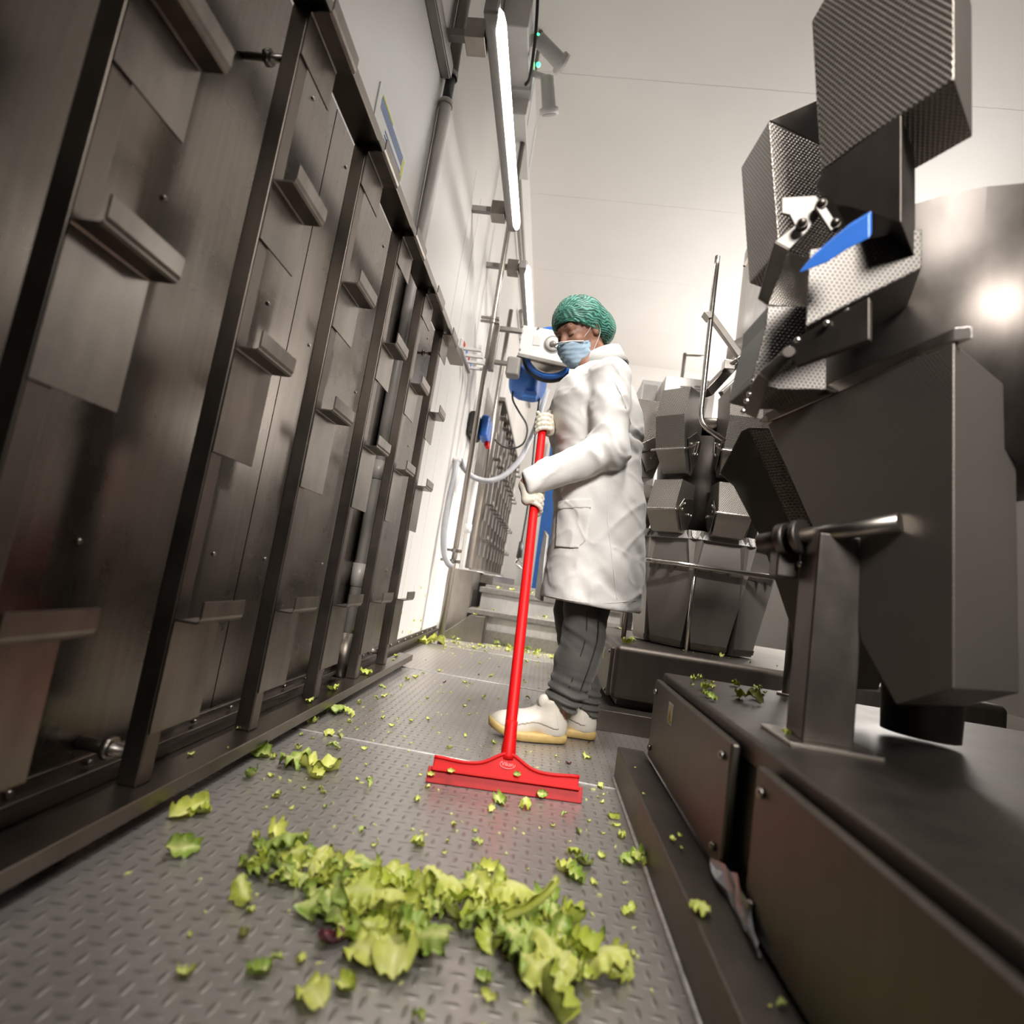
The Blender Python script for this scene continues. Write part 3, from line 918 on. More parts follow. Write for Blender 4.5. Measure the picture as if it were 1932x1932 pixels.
# support tubing of the far weigher
fr = thing('chute_frame', 'round steel frame bar with thin struts holding the far chutes', 'frame', (.7, 2.66, .35))
MB().tube(arc([(.40, 3.05, .742), (.47, 2.70, .742), (.62, 2.645, .742), (1.35, 2.62, .742)], .03), .0125, 10).build('bar', M['bright'], fr)
for px in (1312,):
    a = P(1312, 1070, Y=2.66)
    MB().cyl((a.x, 2.66, .345), (a.x, 2.66, .742), .009).build('strut', M['bright'], fr)
MB().cyl(P(1319, 1228, Z=.345), P(1342, 1135, Y=2.82), .006).build('strut', M['bright'], fr)
MB().cyl((.43, 2.9, .345), (.43, 2.9, .742), .012).build('strut', M['mid'], fr)
q = P(1181, 1188, Z=.345)
tag(MB().box(q.x - .035, q.x + .035, q.y, q.y + .07, .345, .85).box(q.x - .06, q.x + .06, q.y - .02, q.y + .09, .345, .352).build('support_column', M['mid'], None, .003), 'square steel column on the far base just behind the coat hem', 'column')
# bent guard tube with bracket arm
gt = thing('guard_tube', 'upright bent steel guard tube rising in front of the far hoppers', 'guard tube', (.66, 2.5, 1.3))
YG = 2.48
pts = [P(1354, 484, Y=YG), P(1342, 590, Y=YG), P(1327, 735, Y=YG), P(1323, 785, Y=YG), P(1334, 808, Y=YG), P(1366, 832, Y=YG + .03)]
MB().tube(smooth_path(pts, 6), .0125, 12).build('tube', M['bright'], gt)
YA = 2.52
MB().bar(P(1338, 592, Y=YA), P(1396, 672, Y=YA), .03, .028).build('bracket_arm', M['mid'], gt, .003)
MB().prism([P(1328, 588, Y=YG - .02), P(1342, 586, Y=YG - .02), P(1344, 599, Y=YG - .02), P(1338, 600, Y=YG - .02)], (0, .05, 0)).build('clamp', M['mid'], gt, .002)
cv = thing('infeed_channel', 'sloping steel channel rails rising to the top of the far weigher', 'channel', P(1360, 700, Y=2.75))
for a, b, w, h, m_ in (((1333, 742), (1400, 670), .05, .045, 'mid'), ((1361, 744), (1413, 698), .028, .03, 'riser')):
    MB().bar(P(*a, Y=2.72), P(*b, Y=2.8), w, h).build('rail', M[m_], cv, .003)
c = P(1374, 690, Y=2.70)
MB().box(c.x - .025, c.x + .03, c.y - .02, c.y + .03, c.z - .025, c.z + .025).cyl(c, c + Vector((.03, -.04, .02)), .012).build('clamp', M['bright'], cv, .004)
dm = thing('infeed_drum', 'pale round infeed drum standing beyond the hoppers near the ceiling', 'drum', P(1420, 600, Y=4.6))
a, b = P(1424, 640, Y=4.6), P(1440, 470, Y=4.6)
MB().lathe((a.x + .12, 4.6, a.z - .12), (0, 0, 1), [(0, .12), (.14, .27), (b.z - a.z + .1, .27)], 32).build('shell', M['riser'], dm)
MB().lathe((a.x + .12, 4.6, a.z - .28), (0, 0, 1), [(0, .2), (.12, .33), (.2, .33), (.2, .28)], 32).build('lower_cone', M['dimple_fine'], dm)
MB().cyl((a.x + .12, 4.6, 0), (a.x + .12, 4.6, a.z - .28), .05).build('stand', M['mid'], dm)
MB().bar(P(1404, 502, Y=4.3), P(1428, 460, Y=4.3), .02, .02).build('edge_bar', M['dark'], dm)

# ------------------------------------------------------------------ nearest weigher
CN = (.82, 1.26)
GN, GW, GK = 'hoppers of the nearest weigher', 'weigh hoppers of the nearest weigher', 'chutes of the nearest weigher'
def sheet_hull(name, label, cat, grp, part, mt, poly, vec, extra=()):
    t = thing(name, label, cat, P(poly[0][0], poly[0][1], Y=poly[0][2]), grp)
    MB().prism([P(x, y, Y=yy) for x, y, yy in poly], vec).build(part, M[mt], t, .003)
    for nm, mt2, pl, v2 in extra:
        MB().prism([P(x, y, Y=yy) for x, y, yy in pl], v2).build(nm, M[mt2], t, .002)
    return t


sheet_hull('feed_hopper', 'nearest tall perforated feed hopper, cut by the picture top', 'hopper', GN, 'bucket', 'dimple',
           [(1562, -15, .99), (1531, 39, 1.0), (1539, 181, 1.0), (1549, 323, 1.0), (1610, 277, .945), (1800, 150, .80), (1800, -120, .80)], (.10, .10, 0),
           [('flap', 'dark', [(1549, 325, .999), (1610, 279, .944), (1700, 215, .87), (1700, 420, .87), (1612, 392, .944), (1577, 386, .97), (1538, 352, 1.0)], (.08, .09, 0))])
sheet_hull('feed_hopper', 'second nearest perforated feed hopper standing left of the nearest, its dark inside showing', 'hopper', GN, 'bucket', 'dimple',
           [(1450, 228, 1.10), (1546, 273, 1.14), (1640, 318, 1.18), (1640, 520, 1.18), (1545, 500, 1.14), (1469, 470, 1.10)], (-.012, .135, 0),
           [('inner_wall', 'dark', [(1452, 226, 1.112), (1542, 188, 1.15), (1640, 150, 1.19), (1640, 318, 1.19), (1548, 274, 1.152)], (.0, .006, 0)),  # dark plate, the shade inside the hopper put into its colour
            ('flap', 'dimple_fine', [(1469, 472, 1.098), (1530, 485, 1.12), (1526, 580, 1.12), (1450, 576, 1.10)], (.03, .12, 0))])
sheet_hull('weigh_hopper', 'perforated weigh hopper behind the big blue flap, nearest the viewer', 'hopper', GW, 'bucket', 'dimple_shaded',
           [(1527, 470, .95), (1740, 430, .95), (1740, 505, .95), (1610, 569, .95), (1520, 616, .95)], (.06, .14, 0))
sheet_hull('weigh_hopper', 'perforated weigh hopper behind the riveted arm, under the second nearest feed hopper', 'hopper', GW, 'bucket', 'dimple_shaded',
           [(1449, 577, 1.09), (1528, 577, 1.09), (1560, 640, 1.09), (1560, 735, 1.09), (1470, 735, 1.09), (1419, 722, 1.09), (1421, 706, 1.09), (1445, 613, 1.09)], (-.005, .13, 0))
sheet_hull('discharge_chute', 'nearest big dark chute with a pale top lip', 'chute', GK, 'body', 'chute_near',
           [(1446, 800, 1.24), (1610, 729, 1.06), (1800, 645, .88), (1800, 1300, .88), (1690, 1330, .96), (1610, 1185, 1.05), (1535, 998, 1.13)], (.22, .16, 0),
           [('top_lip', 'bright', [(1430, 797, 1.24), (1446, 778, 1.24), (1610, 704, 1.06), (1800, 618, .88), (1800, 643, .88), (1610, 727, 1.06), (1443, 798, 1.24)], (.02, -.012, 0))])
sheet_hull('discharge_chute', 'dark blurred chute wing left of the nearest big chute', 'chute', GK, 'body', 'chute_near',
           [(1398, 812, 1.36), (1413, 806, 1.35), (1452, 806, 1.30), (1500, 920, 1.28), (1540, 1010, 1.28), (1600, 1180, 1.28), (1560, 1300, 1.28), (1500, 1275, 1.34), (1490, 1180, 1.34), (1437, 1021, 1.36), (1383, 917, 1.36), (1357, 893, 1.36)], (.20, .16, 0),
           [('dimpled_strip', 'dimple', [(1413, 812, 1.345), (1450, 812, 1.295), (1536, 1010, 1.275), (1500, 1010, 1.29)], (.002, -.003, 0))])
core = thing('weigher_core', 'dark central body of the nearest weigher', 'machine core', (.82, 1.26, .9))
MB().lathe((.82, 1.26, .36), (0, 0, 1), [(0, .07), (.5, .09), (.55, .26), (1.05, .28), (1.08, .1)], 32).build('body', M['dark'], core)
# column, rail and post
cl = thing('support_column', 'thick dark square column standing on the nearest base', 'column', (.53, 1.03, .345))
MB().box(.478, .565, 1.03, 1.10, .352, .72).build('post', M['dark'], cl, .004)
MB().box(.445, .60, 1.0, 1.13, .345, .353).build('foot_plate', M['bright'], cl, .002)
sr = thing('side_rail', 'round steel rail with clamp joint crossing before the big chute', 'rail', (.5, 1.1, .74))
a, b = P(1478, 1018, Y=1.12), P(1700, 985, Y=.95)
MB().cyl(a, b, .016).build('rail', M['mid'], sr)
MB().cyl(a + (a - b).normalized() * .05, a, .019).build('rail_end', M['dark'], sr)
d = (b - a).normalized()
MB().cyl(a + d * -.004, a + d * .014, .032).cyl(a + d * .03, a + d * .042, .034).build('collar', M['dark'], sr)
MB().box(a.x - .012, a.x + .03, a.y - .012, a.y + .03, a.z - .075, a.z - .01).build('clamp_block', M['dark'], sr, .005)
MB().ball(a + Vector((.028, -.02, -.045)), .008, 8).build('clamp_bolt', M['mid'], sr)
q = P(1487, 1313, Z=.345)
tp = thing('thin_post', 'thin dark upright post on the nearest base, left of the column', 'post', q)
MB().cyl((q.x, q.y, .345), (q.x, q.y, .75), .017).build('tube', M['dark'], tp)
MB().cyl((q.x, q.y, .345), (q.x, q.y, .352), .03).build('flange', M['mid'], tp)
q = P(1505, 1258, Z=.36)
tag(MB().cyl((q.x, q.y, .345), (q.x, q.y, .75), .007).build('thin_post', M['bright']), 'slender bright rod on the far base right of the thin dark post', 'rod')


# blue deflector flaps
def flap(label, poly, Y_, vec):
    o = MB().prism([P(x, y, Y=yy) for x, y, yy in poly], vec).build('deflector_flap', M['blue'], None, .002)
    tag(o, label, 'flap', 'blue deflector flaps')


flap('large bright blue plastic flap pointing left among the nearest hoppers', [(1505, 517, .90), (1530, 488, .89), (1562, 460, .88), (1598, 430, .86), (1640, 405, .84), (1640, 450, .84), (1600, 470, .86), (1560, 496, .88)], 0, (.006, .004, .012))
flap('small torn blue flap hanging left of the perforated hopper', [(1447, 582, 1.30), (1437, 600, 1.30), (1420, 625, 1.30), (1427, 640, 1.30), (1406, 680, 1.30), (1428, 658, 1.30), (1436, 660, 1.30), (1445, 625, 1.30)], 0, (.004, .010, .002))
# bracket plates of the nearest hoppers
ap = thing('actuator_arm', 'bent grey steel arm with bolts linking the nearest hoppers', 'arm', P(1500, 430, Y=1.02))
Yq = 1.0
MB().prism([P(x, y, Y=Yq) for x, y in ((1475, 372), (1540, 368), (1552, 385), (1550, 400), (1522, 438), (1490, 470), (1462, 455), (1500, 425), (1490, 405), (1475, 402))], (.0, .006, 0)).build('upper_plate', M['arm'], ap, .002)
MB().prism([P(x, y, Y=yy) for x, y, yy in ((1462, 455, Yq), (1490, 470, Yq), (1450, 575, Yq + .05), (1431, 562, Yq + .05))], (.0, .006, 0)).build('lower_plate', M['rack'], ap, .002)
MB().prism([P(x, y, Y=Yq - .02) for x, y in ((1538, 390), (1556, 385), (1582, 425), (1568, 436))], (.0, .006, 0))  .build('link', M['arm'], ap, .002)
for x, y in ((1512, 428), (1548, 392), (1574, 428)):
    c = P(x, y, Y=Yq - .01)
    MB().cyl(c + Vector((-.004, -.012, 0)), c, .010, .011, 12).ball(c + Vector((-.004, -.012, 0)), .008, 6).build('bolt', M['dark'], ap)
a2 = thing('actuator_arm', 'riveted dark steel arm above the pale chute lip', 'arm', P(1470, 700, Y=1.15))
Yq = 1.02
MB().prism([P(x, y, Y=yy) for x, y, yy in ((1432, 702, Yq), (1490, 650, Yq - .04), (1504, 668, Yq - .04), (1452, 722, Yq))], (0, .006, 0)).build('upper_plate', M['mid'], a2, .002)
MB().prism([P(x, y, Y=yy) for x, y, yy in ((1432, 702, Yq), (1452, 722, Yq), (1428, 790, Yq + .04), (1402, 776, Yq + .04), (1420, 722, Yq))], (0, .006, 0)).build('lower_plate', M['rack'], a2, .002)
MB().prism([P(x, y, Y=yy) for x, y, yy in ((1490, 645, Yq - .05), (1640, 560, Yq - .14), (1640, 640, Yq - .14), (1500, 690, Yq - .05))], (.01, .01, 0)).build('side_shield', M['dark'], a2, .002)
for x, y in ((1488, 668),):
    c = P(x, y, Y=Yq - .045)
    MB().cyl(c + Vector((-.004, -.010, 0)), c, .010, .011, 12).build('bolt', M['dark'], a2)
for x, y in ((1421, 720), (1414, 744), (1409, 757), (1402, 776)):
    c = P(x, y, Y=Yq + .02)
    MB().ball(c, .0055, 6).build('rivet', M['bright'], a2)
for x, y in ((1505, 642), (1560, 610), (1600, 588)):
    c = P(x, y, Y=Yq - .10)
    MB().ball(c, .0055, 6).build('rivet', M['bright'], a2)
# ------------------------------------------------------------------ the worker
def vnoise(seed):
    rs = np.random.RandomState(seed)
    T = rs.rand(24, 24, 24).astype(np.float32) * 2 - 1

    def f(x, y, z):
        xi, yi, zi = np.floor(x).astype(int), np.floor(y).astype(int), np.floor(z).astype(int)
        fx, fy, fz = x - xi, y - yi, z - zi
        fx, fy, fz = [t * t * (3 - 2 * t) for t in (fx, fy, fz)]
        r = 0
        for i in (0, 1):
            for j in (0, 1):
                for k in (0, 1):
                    w = (fx if i else 1 - fx) * (fy if j else 1 - fy) * (fz if k else 1 - fz)
                    r = r + w * T[(xi + i) % 24, (yi + j) % 24, (zi + k) % 24]
        return r
    return f


def smin(a, b, k):
    h = np.clip(.5 + .5 * (b - a) / k, 0, 1)
    return b * (1 - h) + a * h - k * h * (1 - h)


def smax(a, b, k): return -smin(-a, -b, k)


def cone(P_, a, b, ra, rb):
    a, b = np.array(a, float), np.array(b, float)
    d = b - a
    t = np.clip(((P_[0] - a[0]) * d[0] + (P_[1] - a[1]) * d[1] + (P_[2] - a[2]) * d[2]) / d.dot(d), 0, 1)
    q = np.sqrt((P_[0] - a[0] - t * d[0]) ** 2 + (P_[1] - a[1] - t * d[1]) ** 2 + (P_[2] - a[2] - t * d[2]) ** 2)
    return q - (ra + (rb - ra) * t)


def ell(P_, c, r, ax=None):
    q = [P_[i] - c[i] for i in range(3)]
    if ax is not None:
        q = [q[0] * a[0] + q[1] * a[1] + q[2] * a[2] for a in ax]
    k0 = np.sqrt(sum((q[i] / r[i]) ** 2 for i in range(3))) + 1e-6
    k1 = np.sqrt(sum((q[i] / r[i] ** 2) ** 2 for i in range(3))) + 1e-6
    return k0 * (k0 - 1) / k1


def axis(segs):
    """segs: list of (start, end, step)"""
    out = []
    for a, b, s in segs: out += list(np.linspace(a, b, max(2, int(round((b - a) / s))), endpoint=False))
    return np.array(out + [segs[-1][1]], float)


def nets(f, xs, ys, zs, name, m, parent, smooth_it=0):
    X_, Y_, Z_ = np.meshgrid(xs, ys, zs, indexing='ij')
    D = f((X_, Y_, Z_)).astype(np.float64)
    s = D < 0
    nx, ny, nz = D.shape
    cnt = np.zeros((nx - 1, ny - 1, nz - 1))
    acc = np.zeros((nx - 1, ny - 1, nz - 1, 3))
    G = (X_, Y_, Z_)
    for ax_ in range(3):
        sl0, sl1 = [slice(None)] * 3, [slice(None)] * 3
        sl0[ax_], sl1[ax_] = slice(0, -1), slice(1, None)
        a, b = D[tuple(sl0)], D[tuple(sl1)]
        cr = (a < 0) != (b < 0)
        t = np.where(cr, a / np.where(cr, a - b, 1), 0)
        pt = [G[i][tuple(sl0)] + t * (G[i][tuple(sl1)] - G[i][tuple(sl0)]) for i in range(3)]
        o = [i for i in range(3) if i != ax_]
        for i in (0, 1):
            for j in (0, 1):
                sl = [slice(None)] * 3
                sl[o[0]] = slice(i, D.shape[o[0]] - 1 + i)
                sl[o[1]] = slice(j, D.shape[o[1]] - 1 + j)
                c = cr[tuple(sl)]
                cnt += c
                for k in range(3): acc[..., k] += np.where(c, pt[k][tuple(sl)], 0)
    act = cnt > 0
    idx = -np.ones(act.shape, int)
    idx[act] = np.arange(act.sum())
    V = acc[act] / cnt[act][:, None]
    F = []
    for ax_ in range(3):
        o = [(ax_ + 1) % 3, (ax_ + 2) % 3]
        sl0, sl1 = [slice(None)] * 3, [slice(None)] * 3
        sl0[ax_], sl1[ax_] = slice(0, -1), slice(1, None)
        for k in o:
            sl0[k] = slice(1, D.shape[k] - 1)
            sl1[k] = slice(1, D.shape[k] - 1)
        a, b = s[tuple(sl0)], s[tuple(sl1)]
        for flip in (False, True):
            w = np.argwhere(a & ~b if not flip else ~a & b)
            if not len(w): continue
            w = w.copy()
            for k in o: w[:, k] += 1
            q = []
            for i, j in ((0, 0), (1, 0), (1, 1), (0, 1)):
                c = w.copy()
                c[:, o[0]] -= 1 - i
                c[:, o[1]] -= 1 - j
                q.append(idx[c[:, 0], c[:, 1], c[:, 2]])
            q = np.array(q).T
            F.append(q[:, ::-1] if flip else q)
    F = np.concatenate(F)
    F = F[(F >= 0).all(1)]
    me = bpy.data.meshes.new(name)
    me.from_pydata(V.tolist(), [], F.tolist())
    me.polygons.foreach_set('use_smooth', [True] * len(me.polygons))
    me.materials.append(m)
    o = bpy.data.objects.new(name, me)
    link(o, parent)
    if smooth_it:
        sm = o.modifiers.new('smooth', 'SMOOTH')
        sm.iterations = smooth_it
        sm.factor = .5
    return o


def cloth(name, col, rough, bs, bst):
    k = N(name)
    v = k.coord()
    f = k.noise(v, 9, 4)
    k.set(k.mix(k.ramp(f, .3, .7), tuple(c * .95 for c in col), tuple(min(1, c * 1.05) for c in col)), rough)
    k.b.inputs['Sheen Weight'].default_value = .15
    k.bump(k.noise(v, bs, 3), bst, .003)
    return k.m


M['coat'] = cloth('white_cotton', (.70, .675, .645), .75, 26, .35)
M['jeans'] = cloth('grey_denim', (.082, .074, .068), .8, 120, .5)
M['skin'] = plain('skin', (.40, .20, .135), .5, 0, .10, 26)
M['skin'].node_tree.nodes['Principled BSDF'].inputs['Subsurface Weight'].default_value = .08
M['glove'] = plain('cream_glove', (.66, .60, .50), .45, 0, .05, 30)
M['boot'] = plain('cream_leather', (.66, .61, .53), .42, 0, .06, 24, .1, 90)
M['sole'] = plain('ochre_rubber', (.52, .36, .13), .55, 0, .12, 40)
M['hair'] = plain('dark_hair', (.06, .04, .03), .6, 0, .3, 60)
M['dark_skin'] = plain('lash', (.03, .02, .018), .6, 0, .1)
M['mask'] = None


def mask_mat():
    k = N('pale_blue_mask')
    v = k.coord()
    f = k.noise(v, 30, 3)
    k.set(k.mix(k.ramp(f, .35, .65), (.36, .50, .64), (.44, .58, .70)), .6)
    k.bump(k.noise(v, 60, 3), .3, .003)
    return k.m


def net_mat():
    k = N('green_hairnet')
    k.t.nodes.remove(k.t.nodes.get('x')) if k.t.nodes.get('x') else None
    v = k.coord('Object')
    mp = k.n('ShaderNodeMapping', vector_type='TEXTURE')
    mp.inputs['Location'].default_value = HK_
    mp.inputs['Rotation'].default_value = HKR_
    k.l(v, mp.inputs[0])
    gr = k.n('ShaderNodeTexGradient', gradient_type='RADIAL')
    k.l(mp.outputs[0], gr.inputs[0])
    ph = k.math('ADD', k.math('MULTIPLY', gr.outputs[0], 330.0), k.math('MULTIPLY', k.noise(v, 22, 3), 26.0))
    f = k.math('ADD', k.math('MULTIPLY', k.math('SINE', ph), .16), k.math('ADD', k.math('MULTIPLY', k.noise(v, 38, 4), .55), .2))
    k.set(k.mix(k.ramp(f, .3, .7), (.02, .17, .125), (.17, .50, .39)), .5)
    k.bump(f, .5, .004)
    tr = k.n('ShaderNodeBsdfTransparent')
    mx = k.n('ShaderNodeMixShader')
    k.l(k.math('MULTIPLY', k.math('SUBTRACT', 1.0, k.ramp(f, .3, .62)), .7), mx.inputs[0])
    k.l(k.b.outputs[0], mx.inputs[1])
    k.l(tr.outputs[0], mx.inputs[2])
    k.l(mx.outputs[0], k.out.inputs[0])
    return k.m


M['mask'] = mask_mat()

pn = thing('person', 'worker in white lab coat, green hairnet and face mask holding the red handle', 'person', (.15, 2.13, 0))
# --- head frame
HC = np.array([-.004, 2.12, 1.561])
hy, hp_ = math.radians(50), math.radians(29)
f0 = np.array([-math.sin(hy), -math.cos(hy), 0])
HL = np.array([math.cos(hy), -math.sin(hy), 0])       # her left
HF = math.cos(hp_) * f0 - math.sin(hp_) * np.array([0, 0, 1.])
HU = math.cos(hp_) * np.array([0, 0, 1.]) + math.sin(hp_) * f0
ro_ = math.radians(4)
HL, HU = math.cos(ro_) * HL + math.sin(ro_) * HU, math.cos(ro_) * HU - math.sin(ro_) * HL
HA = (HF, HL, HU)


def hp(f, l, u): return HC + HF * f + HL * l + HU * u


_kz = Vector(HF * .9 + HU * .43).normalized()
HK_ = Vector(hp(.10, .0, .075))
HKR_ = _kz.to_track_quat('Z', 'Y').to_euler()
M['net'] = net_mat()


NB = np.array([.10, 2.135, 1.44])     # neck base


def head_sdf(p):
    d = ell(p, hp(-.012, 0, .028), (.099, .078, .100), HA)
    d = smin(d, ell(p, hp(.034, 0, -.040), (.064, .060, .086), HA), .03)
    d = smin(d, ell(p, hp(.066, 0, -.103), (.026, .030, .022), HA), .03)          # chin
    for s in (-1, 1):
        d = smin(d, cone(p, hp(.0, s * .056, -.06), hp(.055, s * .028, -.103), .016, .014), .025)   # jaw
        d = smin(d, ell(p, hp(.066, s * .040, -.028), (.026, .024, .022), HA), .02)   # cheek
    d = smin(d, cone(p, hp(.080, -.034, .024), hp(.080, .034, .024), .017, .017), .014)     # brow
    for s in (-1, 1):
        d = smax(d, -ell(p, hp(.103, s * .033, .000), (.019, .021, .014), HA), .012)      # socket
        d = smin(d, ell(p, hp(.075, s * .032, -.001), (.0165, .0175, .0145), HA), .004)       # lid over the eyeball
    d = smin(d, cone(p, hp(.090, 0, .012), hp(.112, 0, -.032), .0075, .012), .010)         # nose
    for s in (-1, 1):
        d = smin(d, ell(p, hp(.102, s * .011, -.038), (.010, .008, .008), HA), .006)
    d = smin(d, ell(p, hp(.088, 0, -.062), (.012, .024, .006), HA), .006)             # lips
    d = smin(d, ell(p, hp(.086, 0, -.074), (.012, .019, .006), HA), .006)
    for s in (-1, 1):
        e = ell(p, hp(-.006, s * .079, -.002), (.018, .008, .031), HA)              # ear
        e = smax(e, -ell(p, hp(-.002, s * .088, .002), (.010, .006, .017), HA), .004)
        d = smin(d, e, .006)
    return d


def W_(px, py, y): return np.array(P(px, py, Y=y))


SHL, SHR = np.array([.125, 1.985, 1.335]), np.array([.115, 2.315, 1.35])
ELL, WRL = np.array([.155, 1.925, 1.055]), np.array([-.112, 1.903, .893])
ELR, WRR = np.array([.015, 2.36, 1.13]), np.array([-.055, 2.13, 1.215])
LEGL = [W_(1112, 1080, 2.07), W_(1106, 1150, 2.07), W_(1103, 1200, 2.07), W_(1089, 1246, 2.07), W_(1074, 1290, 2.07), W_(1060, 1325, 2.07)]
LEGR = [W_(1090, 1080, 2.2), W_(1083, 1150, 2.2), W_(1084, 1200, 2.2), W_(1094, 1250, 2.2), W_(1102, 1300, 2.2), W_(1106, 1335, 2.2)]
HIPL, HIPR = np.array([.165, 2.06, .86]), np.array([.155, 2.21, .86])


def body_sdf(p):
    d = head_sdf(p)
    d = smin(d, cone(p, hp(-.022, 0, -.055), NB, .052, .056), .03)
    d = smin(d, ell(p, (.105, 2.145, 1.27), (.10, .165, .19)), .06)
    d = smin(d, ell(p, (.145, 2.14, 1.0), (.12, .15, .18)), .06)
    d = smin(d, ell(p, (.165, 2.135, .86), (.13, .16, .13)), .05)
    for a, b, c in ((SHL, ELL, WRL), (SHR, ELR, WRR)):
        d = smin(d, cone(p, a, b, .052, .040), .03)
        d = smin(d, cone(p, b, c, .040, .027), .015)
    for hip, leg in ((HIPL, LEGL), (HIPR, LEGR)):
        d = smin(d, cone(p, hip, leg[1], .078, .056), .03)
        rs = (.056, .052, .054, .046, .036)
        for i in range(1, 5): d = smin(d, cone(p, leg[i], leg[i + 1], rs[i - 1], rs[i]), .02)
        d = smin(d, cone(p, leg[5], np.array([leg[5][0] + .0, leg[5][1], .09]), .030, .024), .02)
    return d


nets(body_sdf, axis([(-.15, -.12, .01), (-.12, .16, .0045), (.16, .34, .012)]), axis([(1.86, 2.02, .01), (2.02, 2.23, .0045), (2.23, 2.44, .01)]),
     axis([(0.0, 1.42, .012), (1.42, 1.73, .0042)]), 'body', M['skin'], pn)

# face details
for s in (-1, 1):
    eb = [hp(.0935 - .010 * t * t, s * (.014 + .036 * t), .027 + .006 * math.sin(t * 2.6)) for t in np.linspace(0, 1, 7)]
    MB().tube(eb, [.0022, .0038, .004, .0037, .0032, .0025, .0012], 8).build('eyebrow', M['dark_skin'], pn)
    la = [hp(.0925 - .0165 * t * t * 1.0 - .003 * (1 - t), s * (.033 + .0165 * q), -.0075 + .0028 * q * q) for q, t in ((-1, 1), (-.6, .4), (-.2, .05), (.2, .05), (.6, .4), (1, 1))]
    MB().tube(la, [.0008, .0016, .0020, .0020, .0018, .0009], 8).build('eyelashes', M['dark_skin'], pn)

# --- face mask
nv = vnoise(5)


def mask_sdf(p):
    q = [p[i] - HC[i] for i in range(3)]
    f = q[0] * HF[0] + q[1] * HF[1] + q[2] * HF[2]
    l = q[0] * HL[0] + q[1] * HL[1] + q[2] * HL[2]
    u = q[0] * HU[0] + q[1] * HU[1] + q[2] * HU[2]
    d = ell(p, hp(.040, 0, -.055), (.080, .066, .088), HA)
    d = smin(d, ell(p, hp(.092, 0, -.045), (.032, .030, .045), HA), .035)
    d = d + .0011 * np.sin((u + .35 * np.abs(l)) * 330) * np.clip((f - .03) / .05, 0, 1) + .003 * nv(f * 40, l * 40, u * 90)
    top = u - (-.021 - .012 * (l / .05) ** 2 + .0 * f)
    d = smax(d, top, .003)
    d = smax(d, -(u + .126), .006)
    d = np.maximum(d, .020 + .25 * np.abs(u + .06) - f)
    return np.maximum(d, -(head_sdf(p) - .0))


mk = nets(mask_sdf, axis([(-.13, .13, .0033)]), axis([(1.95, 2.17, .0033)]), axis([(1.39, 1.60, .0033)]), 'face_mask', M['mask'], pn, 1)
tp_ = [hp(.040 + .078 * math.cos(a) + (.020 if abs(a) < .5 else 0), .071 * math.sin(a), -.022 - .012 * (.071 * math.sin(a) / .05) ** 2) for a in np.linspace(-1.25, 1.25, 13)]
MB().tube(smooth_path(tp_, 3), .0032, 8).build('nose_band', M['white'], mk)
for s in (-1, 1):
    lp = [hp(.058, s * .068, -.030), hp(.03, s * .076, -.010), hp(.0, s * .086, .018), hp(-.018, s * .088, .012), hp(-.020, s * .086, -.02), hp(.0, s * .082, -.05), hp(.040, s * .066, -.098)]
    MB().tube(smooth_path(lp, 5), .0014, 6).build('ear_loop', M['white'], mk)

# --- hair and hairnet
def cap_sdf(p, g=0.):
    q = [p[i] - HC[i] for i in range(3)]
    f = q[0] * HF[0] + q[1] * HF[1] + q[2] * HF[2]
    u = q[0] * HU[0] + q[1] * HU[1] + q[2] * HU[2]
    l = q[0] * HL[0] + q[1] * HL[1] + q[2] * HL[2]
    d = ell(p, hp(-.015, 0, .042), (.111 + g, .090 + g, .100 + g), HA)
    d = smin(d, ell(p, hp(-.100, .0, -.005), (.058 + g, .07 + g, .056 + g), HA), .05)
    if g > 0:
        ang = np.arctan2(l, f - .085)
        d = d + .0022 * np.sin(ang * 26 + 3 * nv(f * 30, l * 30, u * 30)) + .004 * nv(f * 22 + 7, l * 22, u * 22)
    rim = -(-.53 * f + .848 * u + .004)
    return smax(d, rim, .006)


nets(lambda p: cap_sdf(p), axis([(-.13, .24, .008)]), axis([(1.98, 2.28, .008)]), axis([(1.46, 1.74, .008)]), 'hair', M['hair'], pn)
hn = nets(lambda p: np.maximum(cap_sdf(p, .009), -cap_sdf(p, .004)) if False else cap_sdf(p, .009), axis([(-.14, .25, .0042)]), axis([(1.97, 2.29, .0042)]), axis([(1.45, 1.755, .0042)]), 'hairnet', M['net'], pn)
rimp = []
for a in np.linspace(0, 2 * math.pi, 61)[:-1]:
    # rim plane: through the head centre, forward-up and sideways
    e1 = HF * .848 + HU * .53
    dirv = e1 * math.cos(a) + HL * math.sin(a)
    t = .03
    c0 = HC + HU * -.005
    for _ in range(40):
        v_ = cap_sdf([np.array([c]) for c in (c0 + dirv * t + (HU * .848 - HF * .53) * .006)], 0.)[0]
        t += -v_ * .7 if v_ < -.0005 else 0
        if v_ > -.0006: break
        t = min(t, .2)
    rimp.append(c0 + dirv * (t + .003 + .002 * math.sin(a * 23)) + HU * .002 * math.sin(a * 31))
rimp.append(rimp[0])
MB().tube(rimp, [.005 + .0016 * math.sin(i * 2.3) for i in range(len(rimp))], 8).build('elastic_band', M['net'], hn)

# --- coat
n1, n2, n3 = vnoise(11), vnoise(12), vnoise(13)
ZK = np.array([.46, .52, .62, .75, .90, 1.0, 1.08, 1.16, 1.26, 1.34, 1.40, 1.45])
